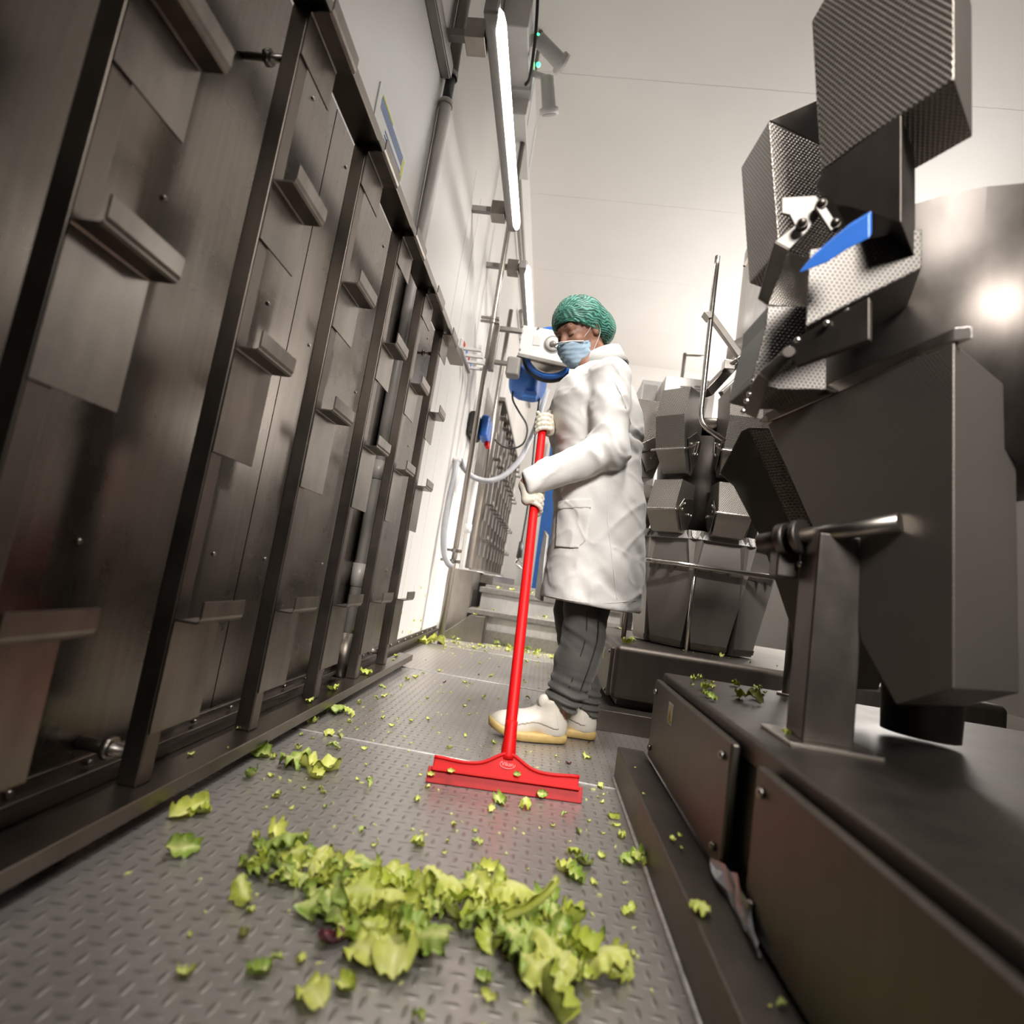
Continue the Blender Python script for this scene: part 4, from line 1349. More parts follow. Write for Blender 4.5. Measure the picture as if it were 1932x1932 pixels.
# front and back outline (x) and half depth (y)
XF = np.array([-.012, -.008, -.004, -.006, -.018, -.030, -.040, -.058, -.080, -.062, -.010, .040])
XB = np.array([.362, .368, .365, .352, .335, .306, .292, .296, .278, .238, .188, .130])
RY = np.array([.225, .222, .215, .21, .205, .19, .185, .19, .195, .172, .115, .066])


def torso(p):
    x, y, z = p
    xf, xb, ry = np.interp(z, ZK, XF), np.interp(z, ZK, XB), np.interp(z, ZK, RY)
    cx, rx = (xf + xb) / 2, (xb - xf) / 2
    k = ((np.abs((x - cx) / rx)) ** 2.3 + (np.abs((y - 2.14) / ry)) ** 2.3) ** (1 / 2.3)
    d = (k - 1) * np.minimum(rx, ry) * .92
    return smax(d, z - 1.46, .05)


def crease(t, s):
    """rounded ridges"""
    return 1 - np.abs(np.sin(t)) * s


def coat_sdf(p):
    x, y, z = p
    d = torso(p)
    d = smin(d, cone(p, (.100, 2.14, 1.41), NB + np.array([.012, 0, .0]), .072, .058), .03)
    d = smin(d, cone(p, SHL + np.array([-.01, .09, .045]), SHL, .045, .064), .045)
    d = smin(d, cone(p, SHR + np.array([-.01, -.09, .045]), SHR, .045, .064), .045)
    # skirt folds and body creases
    w = np.clip((1.0 - z) / .3, 0, 1)
    d = d + .006 * w * n1(x * 9, y * 9, z * 2.2) + .0035 * n2(x * 14, y * 14, z * 20 + x * 16)
    rg = 1 - np.abs(n2(x * 7 + 2, y * 7, z * 9 - x * 8 + 3))
    d = d - .0030 * np.clip((rg - .72) / .28, 0, 1) ** 1.5 - .002 * np.clip((1 - np.abs(n3(x * 9 + z * 6, y * 9 + 5, z * 16)) - .84) / .16, 0, 1) ** 1.5
    d = d + .006 * np.clip(1 - np.abs(z - 1.05) / .22, 0, 1) * n3(x * 6 + 4, y * 6, z * 42 + x * 30)
    d = d + .010 * np.exp(-((z - 1.135 - .08 * (x - .2)) / .010) ** 2) * np.clip((x - .2) / .05, 0, 1)
    d = smax(d, -(z - .500 + .03 * (x - .2)), .006)
    inner = torso(p) + .014
    d = np.where(z < .60, np.maximum(d, -np.maximum(inner, z - .60)), d)
    # sleeves
    for a, b, c, r0, r1, r2 in ((SHL, ELL + np.array([.0, -.0, .0]), WRL, .078, .068, .048), (SHR, ELR, WRR, .074, .060, .044)):
        a_, b_, c_ = np.array(a), np.array(b), np.array(c)
        s1 = cone(p, a_, b_, r0, r1)
        s2 = cone(p, b_, c_, r1, r2)
        s = smin(s1, s2, .03)
        # end the cuff with a clean cut
        dv = (c_ - b_) / np.linalg.norm(c_ - b_)
        along = (x - c_[0]) * dv[0] + (y - c_[1]) * dv[1] + (z - c_[2]) * dv[2]
        along2 = (x - b_[0]) * dv[0] + (y - b_[1]) * dv[1] + (z - b_[2]) * dv[2]
        s = smax(s, along - .012, .02)
        near = np.exp(-((along2 - .02) / .10) ** 2)
        s = s + .009 * near * np.sin(along2 * 75 + 5 * n1(x * 9, y * 9, z * 9)) * n2(x * 8, y * 8, z * 8 + 5)
        s = s + .006 * n2(x * 13 + 3, y * 13, z * 13 + 9)
        rg = 1 - np.abs(n1(x * 12 + z * 8, y * 10 + 3, z * 12 - x * 9))
        s = s - .006 * np.clip((rg - .70) / .30, 0, 1) ** 1.4
        d = smin(d, s, .016)
    return d


co = nets(coat_sdf, axis([(-.16, .42, .0058)]), axis([(1.82, 2.46, .0068)]), axis([(.47, 1.55, .0062)]), 'lab_coat', M['coat'], pn, 2)
# collar
cr_ = []
for a in np.linspace(math.radians(-150), math.radians(150), 25):
    b_ = np.array([math.cos(a), math.sin(a), 0])
    lift = .030 + .022 * (1 + math.cos(a)) / 2
    base = np.array([.108, 2.135, 1.452]) + b_ * np.array([.064, .072, 0]) + np.array([0, 0, .026 * math.cos(a)])
    top = base + np.array([.004 * math.cos(a) - .020, -.0, lift])
    out = base + b_ * .026 + np.array([.006, 0, -.012])
    cr_.append([base + b_ * .006, top - b_ * .002, top + b_ * .006, out, out - b_ * .006 + np.array([0, 0, -.004])])
MB().loft(cr_, False, True, False).build('collar', M['coat'], co)


def patch(name, poly, off=.0045):
    """patch pocket following the coat surface"""
    pts = [np.array(P(x, y, Y=1.95)) for x, y in poly]
    ar = sum(pts[i][0] * pts[(i + 1) % len(pts)][2] - pts[(i + 1) % len(pts)][0] * pts[i][2] for i in range(len(pts)))
    if ar > 0: pts.reverse()
    xs_ = [q[0] for q in pts]; zs_ = [q[2] for q in pts]

    def f(p):
        x, y, z = p
        dd = coat_sdf(p) - off
        e = -1e9
        n = len(pts)
        for i in range(n):
            ax_, az, bx, bz = xs_[i], zs_[i], xs_[(i + 1) % n], zs_[(i + 1) % n]
            L = math.hypot(bx - ax_, bz - az)
            nx_, nz_ = (bz - az) / L, -(bx - ax_) / L
            e = np.maximum(e, -((x - ax_) * nx_ + (z - az) * nz_))
        return np.maximum(np.maximum(dd, e), -(coat_sdf(p) + .004))
    return nets(f, axis([(min(xs_) - .01, max(xs_) + .01, .004)]), axis([(1.88, 2.05, .004)]), axis([(min(zs_) - .01, max(zs_) + .01, .004)]), name, M['coat'], co, 1)


patch('pocket', [(1053, 941), (1048, 1030), (1090, 1035), (1105, 1020), (1116, 942)])
patch('pocket_hem', [(1053, 941), (1052, 958), (1115, 960), (1116, 942)], .0065)
def coat_line(px, name, r=.0013, lift=.0004):
    out = []
    ys = np.linspace(1.84, 2.2, 300)
    for x_, y_ in px:
        d_ = P(x_, y_, Y=1.0) - Vector((0, 0, H0))
        t = ys
        v_ = coat_sdf((d_.x * t, d_.y * t, H0 + d_.z * t))
        k = np.argmax(v_ < 0)
        if v_[k] < 0: out.append(Vector((0, 0, H0)) + d_ * (t[k] - lift))
    if len(out) > 2: MB().tube(smooth_path(out, 4), r, 6).build(name, M['coat'], co)


coat_line([(1146 + .0 * i, 865 + i * 14) if i < 8 else (1146 + (i - 8) * 1.6, 865 + i * 14) for i in range(20)], 'side_seam')
coat_line([(1148, 706), (1160, 722), (1172, 745), (1182, 772), (1190, 800)], 'shoulder_seam')
coat_line([(1028 + i * 15.4, 1123 + 11 * math.sin(i / 12 * 3.1) + i * .6) for i in range(13)], 'hem_seam', .001)
# loose front edge of the coat
v = [W_(1032, 1010, 2.11), W_(1026, 1060, 2.10), W_(1020, 1134, 2.10), W_(1008, 1126, 2.15), W_(1016, 1060, 2.16), W_(1026, 1000, 2.17)]
MB().prism(v, (.012, .012, 0)).build('front_flap', M['coat'], co, .004)

# --- trousers
nj = vnoise(21)


def leg_sdf(p, leg, hip, rs):
    d = cone(p, hip, leg[1], .10, rs[0])
    for i in range(1, 5): d = smin(d, cone(p, leg[i], leg[i + 1], rs[i - 1], rs[i]), .02)
    x, y, z = p
    lo = np.exp(-((z - leg[5][2] - .02) / .06) ** 2)
    kn = np.exp(-((z - .40) / .07) ** 2)
    d = d + .009 * lo * np.sin(z * 210 + 22 * x + 3 * nj(x * 12, y * 12, z * 12)) + .007 * kn * nj(x * 12, y * 12, z * 48 + 20 * x) + .004 * nj(x * 20, y * 20, z * 20)
    return np.maximum(d, -(z - leg[5][2] + .012 + (x - leg[5][0]) * .55) * .87)


def trousers_sdf(p):
    return smin(leg_sdf(p, LEGL, HIPL, (.079, .076, .078, .068, .060)), leg_sdf(p, LEGR, HIPR, (.072, .066, .064, .056, .050)), .008)


tz = nets(trousers_sdf, axis([(-.02, .34, .0055)]), axis([(1.93, 2.34, .006)]), axis([(.03, .72, .0055)]), 'trousers', M['jeans'], pn, 1)
for ex in (-.012, .030):
    sp_ = []
    for i in range(1, 5):
        c = LEGL[i]
        sp_.append(c + np.array([ex + .01, -(.079, .076, .078, .068)[i - 1] - .0025, 0]))
    MB().tube(smooth_path(sp_, 6), .0022, 6).build('seam', M['dark'], tz)

# --- boots
def boot(tag_, heel, toe, ank):
    heel, toe = np.array(heel), np.array(toe)
    d = toe - heel
    L = np.linalg.norm(d)
    d = d / L
    s_ = np.array([-d[1], d[0], 0])
    b = bpy.data.objects.new('boot', None)
    b.empty_display_size = .03
    # outline of the sole
    def outline(g, z):
        o = []
        for t in np.linspace(0, 2 * math.pi, 40, endpoint=False):
            u = .5 - .5 * math.cos(t)
            w = (.036 + .016 * math.sin(u * 2.4) ** 2 + .004 * u) * abs(math.sin(t)) ** .55
            o.append(heel + d * (u * L + (g if u > .5 else -g)) + s_ * (w + g) * (1 if math.sin(t) > 0 else -1) + np.array([0, 0, z + .030 * max(0, (u - .62) / .38) ** 1.6]))
        return o
    so_ = MB().loft([outline(-.004, .002), outline(.002, .006), outline(.004, .018), outline(.004, .026), outline(.002, .033), outline(-.012, .034)], True, True).build('boot_sole', M['sole'], pn)
    he = heel + d * .05

    def f(p):
        x, y, z = p
        q = [x - heel[0], y - heel[1], z - .030]
        u = q[0] * d[0] + q[1] * d[1]
        w = q[0] * s_[0] + q[1] * s_[1]
        zz = q[2]
        e = ell((u, w, zz), (L - .075, 0, .012), (.078, .050, .050))
        e = smin(e, ell((u, w, zz), (.055, 0, .02), (.056, .040, .06)), .03)
        e = smin(e, cone((u, w, zz), (L - .10, 0, .015), (.065, 0, .06), .043, .042), .02)
        e = smin(e, cone((u, w, zz), (.058, 0, .04), (.07, 0, .125), .046, .050), .02)
        e = smax(e, zz - .122 + .25 * (u - .07), .01)
        lift = .030 * np.clip((u / L - .62) / .38, 0, 1.2) ** 1.6
        return np.maximum(e, -(zz - lift + .001))
    bo = nets(f, axis([(min(heel[0], toe[0]) - .05, max(heel[0], toe[0]) + .05, .005)]), axis([(min(heel[1], toe[1]) - .08, max(heel[1], toe[1]) + .08, .005)]), axis([(.02, .18, .005)]), 'boot', M['boot'], pn, 1)

    def f2(p):
        x, y, z = p
        u = (x - heel[0]) * d[0] + (y - heel[1]) * d[1]
        g = f(p) - .004
        z_ = z - .030
        g = np.maximum(g, -(z_ - .032 + .006 * np.sin(u * 40)))
        g = np.maximum(g, .045 + .3 * (z_ - .05) - u)
        g = np.maximum(g, u - L + .095)
        return np.maximum(g, -(f(p) + .004))
    nets(f2, axis([(min(heel[0], toe[0]) - .05, max(heel[0], toe[0]) + .05, .004)]), axis([(min(heel[1], toe[1]) - .08, max(heel[1], toe[1]) + .08, .004)]), axis([(.05, .18, .004)]), 'instep_flap', M['boot'], bo, 1)
    return bo


bL = boot('l', (.150, 2.085, 0), (-.128, 2.040, 0), LEGL[5])
q = P(1026, 1322, Y=2.04)
MB().ball(q, (.020, .012, .024), 10).build('buckle_pad', M['boot'], bL)
boot('r', (.268, 2.20, 0), (.0, 2.235, 0), LEGR[5])


# --- gloved hands closed round the handle
HB, HT = np.array([-.036, 1.575, .10]), np.array([-.098, 2.075, 1.172])
HD = (HT - HB) / np.linalg.norm(HT - HB)


def hand(name, c, wrist, side, k0=0.):
    """c: point on the handle axis; wrist: where the forearm ends; side: +1/-1 turning sense of the fingers"""
    c, wrist = np.array(c), np.array(wrist)
    w = wrist - c
    w = w - HD * w.dot(HD)
    w = w / np.linalg.norm(w)
    n = np.cross(HD, w) * side
    rh, rf = .0155, .0095

    def ring(a, r, h): return c + (w * math.cos(a) + n * math.sin(a)) * r + HD * h
    prims = []
    for i, (h, ext) in enumerate(((.033, 3.75), (.011, 3.95), (-.011, 3.9), (-.032, 3.6))):
        pts = [ring(a, rh + rf + (.012 if j == 0 else 0), h - .004 * j) for j, a in enumerate(np.linspace(.15, ext, 8))]
        # knuckle joints make the finger slightly angular
        for j in range(7): prims.append((pts[j], pts[j + 1], rf * (1.06 - .03 * j) * (.88 if i == 3 else 1), rf * (1.06 - .03 * (j + 1)) * (.88 if i == 3 else 1), i))
    th = [c + w * .036 + n * .004 + HD * .022, ring(-.55, rh + .017, .040), ring(-1.35, rh + .0125, .052), ring(-2.1, rh + .010, .056)]
    palm = [(c + w * .034 + HD * .028, c + w * .034 - HD * .028, .017, .016), (c + w * .034 + HD * .02, wrist, .018, .024), (c + w * .034 - HD * .022, wrist, .017, .024), (c + w * .034 + HD * .028, c + w * .024 + n * .022 + HD * .03, .014, .011), (c + w * .034 - HD * .028, c + w * .024 + n * .022 - HD * .03, .014, .010), (c + w * .034, c + w * .024 + n * .022, .015, .011)]

    def f(p):
        d = 1e9
        for a, b, ra, rb in palm: d = smin(d, cone(p, a, b, ra, rb), .012) if not np.isscalar(d) else cone(p, a, b, ra, rb)
        for i in range(4):
            g = None
            for a, b, ra, rb, k in prims:
                if k == i:
                    e = cone(p, a, b, ra, rb)
                    g = e if g is None else smin(g, e, .004)
            d = smin(d, g, .003)
        g = cone(p, th[0], th[1], .015, .012)
        g = smin(g, cone(p, th[1], th[2], .0115, .0105), .004)
        g = smin(g, cone(p, th[2], th[3], .0105, .009), .004)
        return smin(d, g, .005)
    al = np.array([c + w * .0, wrist, c + n * .05, c - n * .05, c - w * .05, c + HD * .07, c - HD * .06])
    lo, hi = al.min(0) - .03, al.max(0) + .03
    return nets(f, *[axis([(lo[i], hi[i], .0028)]) for i in range(3)], name, M['glove'], pn, 1)


def on_handle(z): return HB + HD * ((z - HB[2]) / HD[2])


hand('glove', on_handle(.845), WRL + np.array([-.004, .006, -.012]), 1)
hand('glove', on_handle(1.162), WRR + np.array([-.012, -.012, -.010]), -1)

# ------------------------------------------------------------------ the squeegee
sq = thing('squeegee', 'red floor squeegee with long handle, blade resting on the chequer plate', 'squeegee', (-.035, 1.53, 0))
MB().tube([HB - HD * .055, HB - HD * .035, HB + HD * .0, HB + HD * .02, HB + HD * .035, HT - HD * .01, HT], [.016, .019, .019, .0155, .0165, .0152, .012], 20).build('handle', M['red'], sq)
EL, ER = np.array(P(803, 1476, Z=.0)), np.array(P(1097, 1517, Z=.0))
ex = (ER - EL)
SL = np.linalg.norm(ex)
ex = ex / SL
mid = (EL + ER) / 2
ev = HD - ex * HD.dot(ex)
ev = ev / np.linalg.norm(ev)
ev = ev * .80 + np.array([0, 0, 1]) * .20
ev = ev - ex * ev.dot(ex)
ev /= np.linalg.norm(ev)
en = np.cross(ex, ev)
if en[1] > 0: en = -en       # towards the viewer


def sp(u, v, n=0): return mid + ex * u + ev * v + en * n


h = SL / 2
MB().prism([sp(-h, .001, -.004), sp(h, .001, -.004), sp(h, .040, -.004), sp(-h, .040, -.004)], en * .007).build('blade', M['redlight'], sq, .0015)
MB().prism([sp(-h, .001, -.017), sp(h, .001, -.017), sp(h, .034, -.017), sp(-h, .034, -.017)], en * .006).build('rear_blade', M['redlight'], sq, .0015)
hb_ = h * .945
top = []
for t in np.linspace(-1, 1, 41):
    b_ = .062 + .036 * math.exp(-(t / .26) ** 2) + .004 * math.exp(-((abs(t) - .95) / .2) ** 2)
    top.append((t * hb_, b_))
pts = [sp(-hb_, .034, -.020)] + [sp(hb_, .034, -.020)] + [sp(u, v, -.020) for u, v in reversed(top)]
bd = MB().prism(pts, en * .026).build('head', M['red'], sq, .003)
MB().prism([sp(-hb_ - .002, .030, .004), sp(hb_ + .002, .030, .004), sp(hb_ + .002, .040, .004), sp(-hb_ - .002, .040, .004)], en * .009).build('ledge', M['red'], bd, .002)
rb_ = [sp(u, v - .003, .006) for u, v in top]
MB().tube(rb_, .0048, 8).build('top_rib', M['red'], bd)
MB().lathe(sp(0, .080, -.007), ev * .5 + HD * .5, [(0, .019), (.01, .0205), (.035, .019), (.06, .0175), (.085, .0165), (.10, .0165)], 24).build('socket', M['red'], bd)
# oval mark with the printed word
og = MB()
ov = []
for k in range(33):
    a = 2 * math.pi * k / 32
    if 0.35 < a < 2.2: continue
    ov.append(sp(.0 + .020 * math.cos(a), .068 + .0095 * math.sin(a), .0078))
ov = ov[8:] + ov[:8] if False else ov
k_ = [i for i in range(len(ov) - 1) if np.linalg.norm(ov[i + 1] - ov[i]) > .01]
ov = ov[k_[0] + 1:] + ov[:k_[0] + 1] if k_ else ov
og.tube(ov, .0009, 6).build('oval_mark', M['logo'], bd)
cu = bpy.data.curves.new('word', 'FONT')
cu.body = 'Vikan'
cu.size = .0145
cu.align_x, cu.align_y = 'CENTER', 'CENTER'
cu.extrude = .0004
tmp = bpy.data.objects.new('word', cu)
COL.objects.link(tmp)
bpy.context.view_layer.update()
me = bpy.data.meshes.new_from_object(tmp.evaluated_get(bpy.context.evaluated_depsgraph_get()))
bpy.data.objects.remove(tmp)
c0 = sp(0, .069, .0075)
mt = Matrix(((ex[0], ev[0], en[0], c0[0]), (ex[1], ev[1], en[1], c0[1]), (ex[2], ev[2], en[2], c0[2]), (0, 0, 0, 1)))
me.transform(mt)
me.materials.clear()
me.materials.append(M['logo'])
wo = bpy.data.objects.new('printed_word', me)
link(wo, bd)
# ------------------------------------------------------------------ lettuce
def leaf_mesh(name, m, L, Wd, seed, curl=.3, bend=.4, ruffle=.18, n=17, k=13, torn=.13, rib=True, thick=.0012):
    """one torn lettuce leaf: midrib along x, ruffled margin, cupped and bent"""
    r = random.Random(seed)
    ph = [r.random() * 6.28 for _ in range(8)]
    fq = [r.uniform(5, 9), r.uniform(9, 15), r.uniform(3, 6)]
    V, Fc, A = [], [], []
    for i in range(n):
        u = i / (n - 1)
        prof = (math.sin(math.pi * (.06 + .90 * u ** .85)) ** .55)
        for j in range(k):
            v = -1 + 2 * j / (k - 1)
            sgn = 0 if v < 0 else 3
            edge = 1 + torn * (.6 * math.sin(fq[0] * u * 2 + ph[sgn]) + .5 * math.sin(fq[1] * u + ph[sgn + 1]) + r.uniform(-.25, .25))
            y = v * Wd * .5 * prof * edge
            x = L * (u - .5) + L * .10 * torn * math.sin(5 * v + ph[6]) * (u - .2)
            rr = abs(v) ** 2
            z = ruffle * Wd * rr * (math.sin(fq[1] * u * 1.6 + ph[2 + sgn]) + .5 * math.sin(fq[0] * 3 * u + ph[5])) * .6
            z += curl * Wd * v * v * .8
            z += bend * L * ((u - .5) ** 2) * 1.6
            z += .03 * Wd * math.sin(9 * u + ph[7]) * math.cos(6 * v + ph[3])
            if rib and abs(v) < .2: z += -.004 * (1 - u)
            V.append((x, y, z))
            a = min(1, abs(v) * 1.5 + .25 * u) if rib else r.uniform(.3, 1)
            A.append(max(0, min(1, a + r.uniform(-.12, .12))))
    for i in range(n - 1):
        for j in range(k - 1):
            Fc.append((i * k + j, i * k + j + 1, (i + 1) * k + j + 1, (i + 1) * k + j))
    me = bpy.data.meshes.new(name)
    # give the leaf its thickness
    nv_ = len(V)
    t = thick
    V2 = V + [(x, y, z - t) for x, y, z in V]
    F2 = Fc + [tuple(reversed([q + nv_ for q in f])) for f in Fc]
    bd_ = [(i, 0) for i in range(n)] + [(n - 1, j) for j in range(1, k)] + [(i, k - 1) for i in range(n - 2, -1, -1)] + [(0, j) for j in range(k - 2, 0, -1)]
    ids = [i * k + j for i, j in bd_]
    for a, b in zip(ids, ids[1:] + ids[:1]): F2.append((a, a + nv_, b + nv_, b))
    me.from_pydata(V2, [], F2)
    at_ = me.attributes.new('leaf', 'FLOAT', 'POINT')
    at_.data.foreach_set('value', A + A)
    me.polygons.foreach_set('use_smooth', [True] * len(me.polygons))
    me.materials.append(m)
    return me


LA = [leaf_mesh('leaf', M['leafA'], .085, .062, 10 + i, *q) for i, q in enumerate(((.35, .35, .2), (.5, .2, .3), (-.3, -.3, .25), (.2, .8, .2), (.7, .3, .15), (-.5, .3, .3)))]
LB = [leaf_mesh('leaf', M['leafB'], .085, .060, 30 + i, *q) for i, q in enumerate(((.3, .3, .2), (-.4, -.3, .25), (.6, .3, .2), (-.25, .5, .3)))]
LC = [leaf_mesh('leaf', M['leafC'], .085, .055, 50 + i, *q) for i, q in enumerate(((.4, .3, .25), (-.4, -.4, .2), (.7, .5, .2), (.2, -.5, .3)))]
RB = [leaf_mesh('leaf', M['leafC'], .11, .026, 70 + i, .5, .25, .1, 11, 7, .15) for i in range(2)]
SA = [leaf_mesh('scrap', M['leafA'], .022, .015, 90 + i, .5, .7, .3, 6, 5, .35, False, .0008) for i in range(4)]
SB = [leaf_mesh('scrap', M['leafB'], .022, .014, 100 + i, .5, -.7, .3, 6, 5, .35, False, .0008) for i in range(3)]
SCm = [leaf_mesh('scrap', M['leafC'], .022, .012, 110 + i, .5, .6, .2, 6, 5, .35, False, .0008) for i in range(3)]
DK = [leaf_mesh('scrap', M['purple'], .018, .010, 120 + i, .5, .5, .3, 6, 5, .35, False, .0008) for i in range(2)]
KIND = {'a': LA, 'b': LB, 'c': LC, 'r': RB, 'sa': SA, 'sb': SB, 'sc': SCm, 'd': DK}
lr = random.Random(77)


def put(name, me, pos, scale, label, group, tilt=.35, lift=0., zrot=None, cat='lettuce leaf'):
    o = bpy.data.objects.new(name, me)
    o.rotation_euler = (lr.gauss(0, tilt), lr.gauss(0, tilt), lr.uniform(0, 6.283) if zrot is None else zrot)
    s = scale * lr.uniform(.92, 1.08)
    o.scale = (s, s * lr.uniform(.85, 1.15), s)
    R3 = o.rotation_euler.to_matrix() @ Matrix.Diagonal(o.scale)
    zs = sorted((R3 @ v.co).z for v in me.vertices)
    o.location = (pos[0], pos[1], pos[2] - zs[max(0, len(zs) // 60)] + lift + .0006)
    COL.objects.link(o)
    return tag(o, label, cat, group)


# the swept heap in the foreground: pixel, kind, size (of an .085 m leaf), lift
G1, G2, G3, G4 = 'leaves in the left arm of the swept heap', 'leaves in the middle of the swept heap', 'leaves in the front of the swept heap', 'leaves in the right arm of the swept heap'
T1, T2, T3, T4 = 'torn lettuce leaf in the left arm of the swept heap', 'torn lettuce leaf in the middle of the swept heap', 'torn lettuce leaf low in the front of the swept heap', 'torn lettuce leaf in the right arm of the swept heap'
heap = [
    # left arm
    (516, 1577, 'c', .85, .01, 'pale cupped lettuce leaf at the far left tip of the swept heap', 1), (525, 1607, 'b', 1.0, .006, 'broad green lettuce leaf just below the pale cupped leaf', 1), (495, 1640, 'b', .75, 0, None, 1),
    (456, 1625, 'b', .5, 0, 'small dark green leaf left of the heap end', 1), (481, 1627, 'c', .6, .003, None, 1), (566, 1598, 'a', .8, .008, None, 1), (562, 1630, 'r', .8, .012, 'pale upright rib leaf in the heap left arm', 1),
    (541, 1652, 'b', .7, 0, None, 1), (583, 1612, 'b', .55, 0, None, 1), (597, 1630, 'c', .7, .004, None, 1), (607, 1652, 'c', .8, .01, None, 1), (520, 1650, 'a', .55, 0, None, 1), (570, 1655, 'a', .6, 0, None, 1),
    # middle
    (634, 1628, 'c', .75, .006, None, 2), (640, 1655, 'a', .9, .012, None, 2), (664, 1640, 'c', .7, .016, None, 2), (680, 1637, 'b', .85, .014, 'bright green ruffled leaf on top of the heap middle', 2), (700, 1648, 'a', .7, .004, None, 2),
    (708, 1664, 'c', .8, .016, None, 2), (655, 1672, 'c', .8, .014, None, 2), (585, 1694, 'b', .8, 0, None, 2), (612, 1712, 'b', 1.3, .006, 'large mottled green leaf at the heap left front', 2), (638, 1694, 'c', .95, .02, 'pale rib leaf leaning on the large mottled green leaf', 2),
    (661, 1716, 'a', .95, .012, None, 2), (690, 1692, 'a', .85, .016, None, 2), (698, 1718, 'c', .8, .018, None, 2), (735, 1684, 'a', 1.1, .022, 'yellow ribbed leaf high in the heap middle', 2), (742, 1719, 'c', 1.1, .018, None, 2),
    (759, 1738, 'c', .9, .01, None, 2), (720, 1735, 'a', .9, .006, None, 2), (750, 1665, 'c', .8, .012, None, 2), (770, 1672, 'b', .7, .004, None, 2), (784, 1664, 'b', .8, .006, 'dark green leaf standing at the heap back edge', 2),
    (782, 1690, 'a', .9, .01, None, 2), (800, 1676, 'c', .8, .014, None, 2), (798, 1700, 'b', .9, 0, None, 2), (821, 1670, 'c', .7, .012, None, 2), (823, 1706, 'b', .8, 0, None, 2), (838, 1690, 'a', .9, .012, None, 2), (630, 1735, 'b', .8, 0, None, 2),
    # front lobe
    (693, 1757, 'b', .9, .004, None, 3), (741, 1797, 'c', 1.15, .006, 'large pale lettuce leaf lying at the front of the heap', 3), (677, 1797, 'c', .9, .0, None, 3), (768, 1778, 'b', 1.1, .012, 'bright green leaf at the front lobe of the heap', 3),
    (799, 1793, 'b', .95, .0, 'rounded green leaf ending the front lobe at right', 3), (795, 1752, 'c', .85, .0, 'white torn leaf right of the front lobe', 3), (720, 1762, 'a', .9, .008, None, 3), (745, 1760, 'c', .8, .014, None, 3), (662, 1760, 'a', .8, 0, None, 3),
    # right arm
    (851, 1690, 'c', .85, .014, None, 4), (878, 1668, 'b', .8, .008, 'flat green leaf standing at the back of the heap right arm', 4), (871, 1694, 'a', .95, .014, None, 4), (867, 1726, 'a', .95, .006, None, 4), (893, 1740, 'b', .8, 0, None, 4),
    (908, 1650, 'a', .5, 0, None, 4), (917, 1632, 'c', .6, 0, 'pale leaf alone just behind the heap right arm', 4), (919, 1687, 'a', .85, .012, None, 4), (921, 1712, 'c', .85, .016, None, 4), (942, 1690, 'a', .8, .006, None, 4),
    (958, 1700, 'c', 1.1, .02, 'pale grey green leaf rising at the heap right arm', 4), (960, 1728, 'b', 1.0, .012, None, 4), (935, 1768, 'a', .9, 0, None, 4), (958, 1755, 'c', .85, .014, None, 4), (980, 1775, 'b', 1.25, .012, 'green leaf with long pale stem in the right arm', 4),
    (985, 1812, 'b', 1.0, .004, None, 4), (997, 1745, 'r', 1.2, .028, 'long pale rib lying across the heap right arm', 4), (1003, 1716, 'b', .85, .006, None, 4), (1022, 1700, 'b', .85, .008, None, 4), (1035, 1687, 'b', .7, 0, None, 4),
    (1044, 1745, 'c', .9, .016, None, 4), (1053, 1726, 'b', .8, 0, None, 4), (1049, 1783, 'b', .95, 0, None, 4), (1078, 1738, 'a', .8, .010, None, 4), (1108, 1773, 'b', .85, .004, 'green folded leaf right of the heap right arm', 4),
    (1094, 1800, 'a', .9, .012, None, 4), (1040, 1823, 'c', 1.0, .012, None, 4), (1020, 1852, 'c', 1.2, .0, 'big pale yellow leaf at the near end of the right arm', 4), (1035, 1890, 'a', .85, .0, 'yellow leaf tip nearest the viewer, below the right arm', 4), (1053, 1850, 'c', .85, .01, None, 4),
    (1087, 1828, 'a', 1.0, .006, None, 4), (1133, 1828, 'c', 1.0, .0, 'pale white leaf at the right end of the heap', 4), (1154, 1817, 'c', .7, .006, None, 4), (1176, 1835, 'a', .75, 0, 'green strip leaf at the extreme right of the heap', 4), (1010, 1780, 'b', 1.0, .006, None, 4),
    (1064, 1812, 'b', .8, .0, None, 4), (945, 1715, 'c', .8, .016, None, 4), (900, 1700, 'c', .8, .016, None, 4)]
_hr = random.Random(5)
spine = [(505, 1600, 1), (548, 1632, 1), (600, 1640, 1), (640, 1660, 2), (690, 1672, 2), (740, 1695, 2), (790, 1690, 2), (640, 1705, 2), (690, 1735, 3), (740, 1765, 3), (780, 1785, 3), (850, 1705, 4), (900, 1705, 4), (955, 1725, 4), (990, 1765, 4), (1040, 1765, 4), (1085, 1795, 4), (1030, 1835, 4), (1120, 1825, 4)]
for i in range(64):
    x_, y_, g_ = spine[i % len(spine)]
    heap.append((x_ + _hr.gauss(0, 18), y_ + _hr.gauss(0, 13), _hr.choice('aabccr'), _hr.uniform(.4, .75), _hr.uniform(0, .016), None, g_))
for px, py, k_, s, lift, lab, g in heap:
    l_, t_ = ((T1, G1), (T2, G2), (T3, G3), (T4, G4))[g - 1] if lab is None else (lab, None)
    q = P(px, py + 8, Z=0.004 + lift * .5)
    put('lettuce_leaf', lr.choice(KIND[k_]), (q.x, q.y, 0), s * .80, l_, t_, .40, lift * .9)
q = P(622, 1783, Z=0)
put('lettuce_leaf', leaf_mesh('leaf', M['purple'], .05, .028, 5, .4, .4, .2), (q.x, q.y, 0), 1.0, 'dark purple leaf piece under the large mottled green leaf', None, .3)

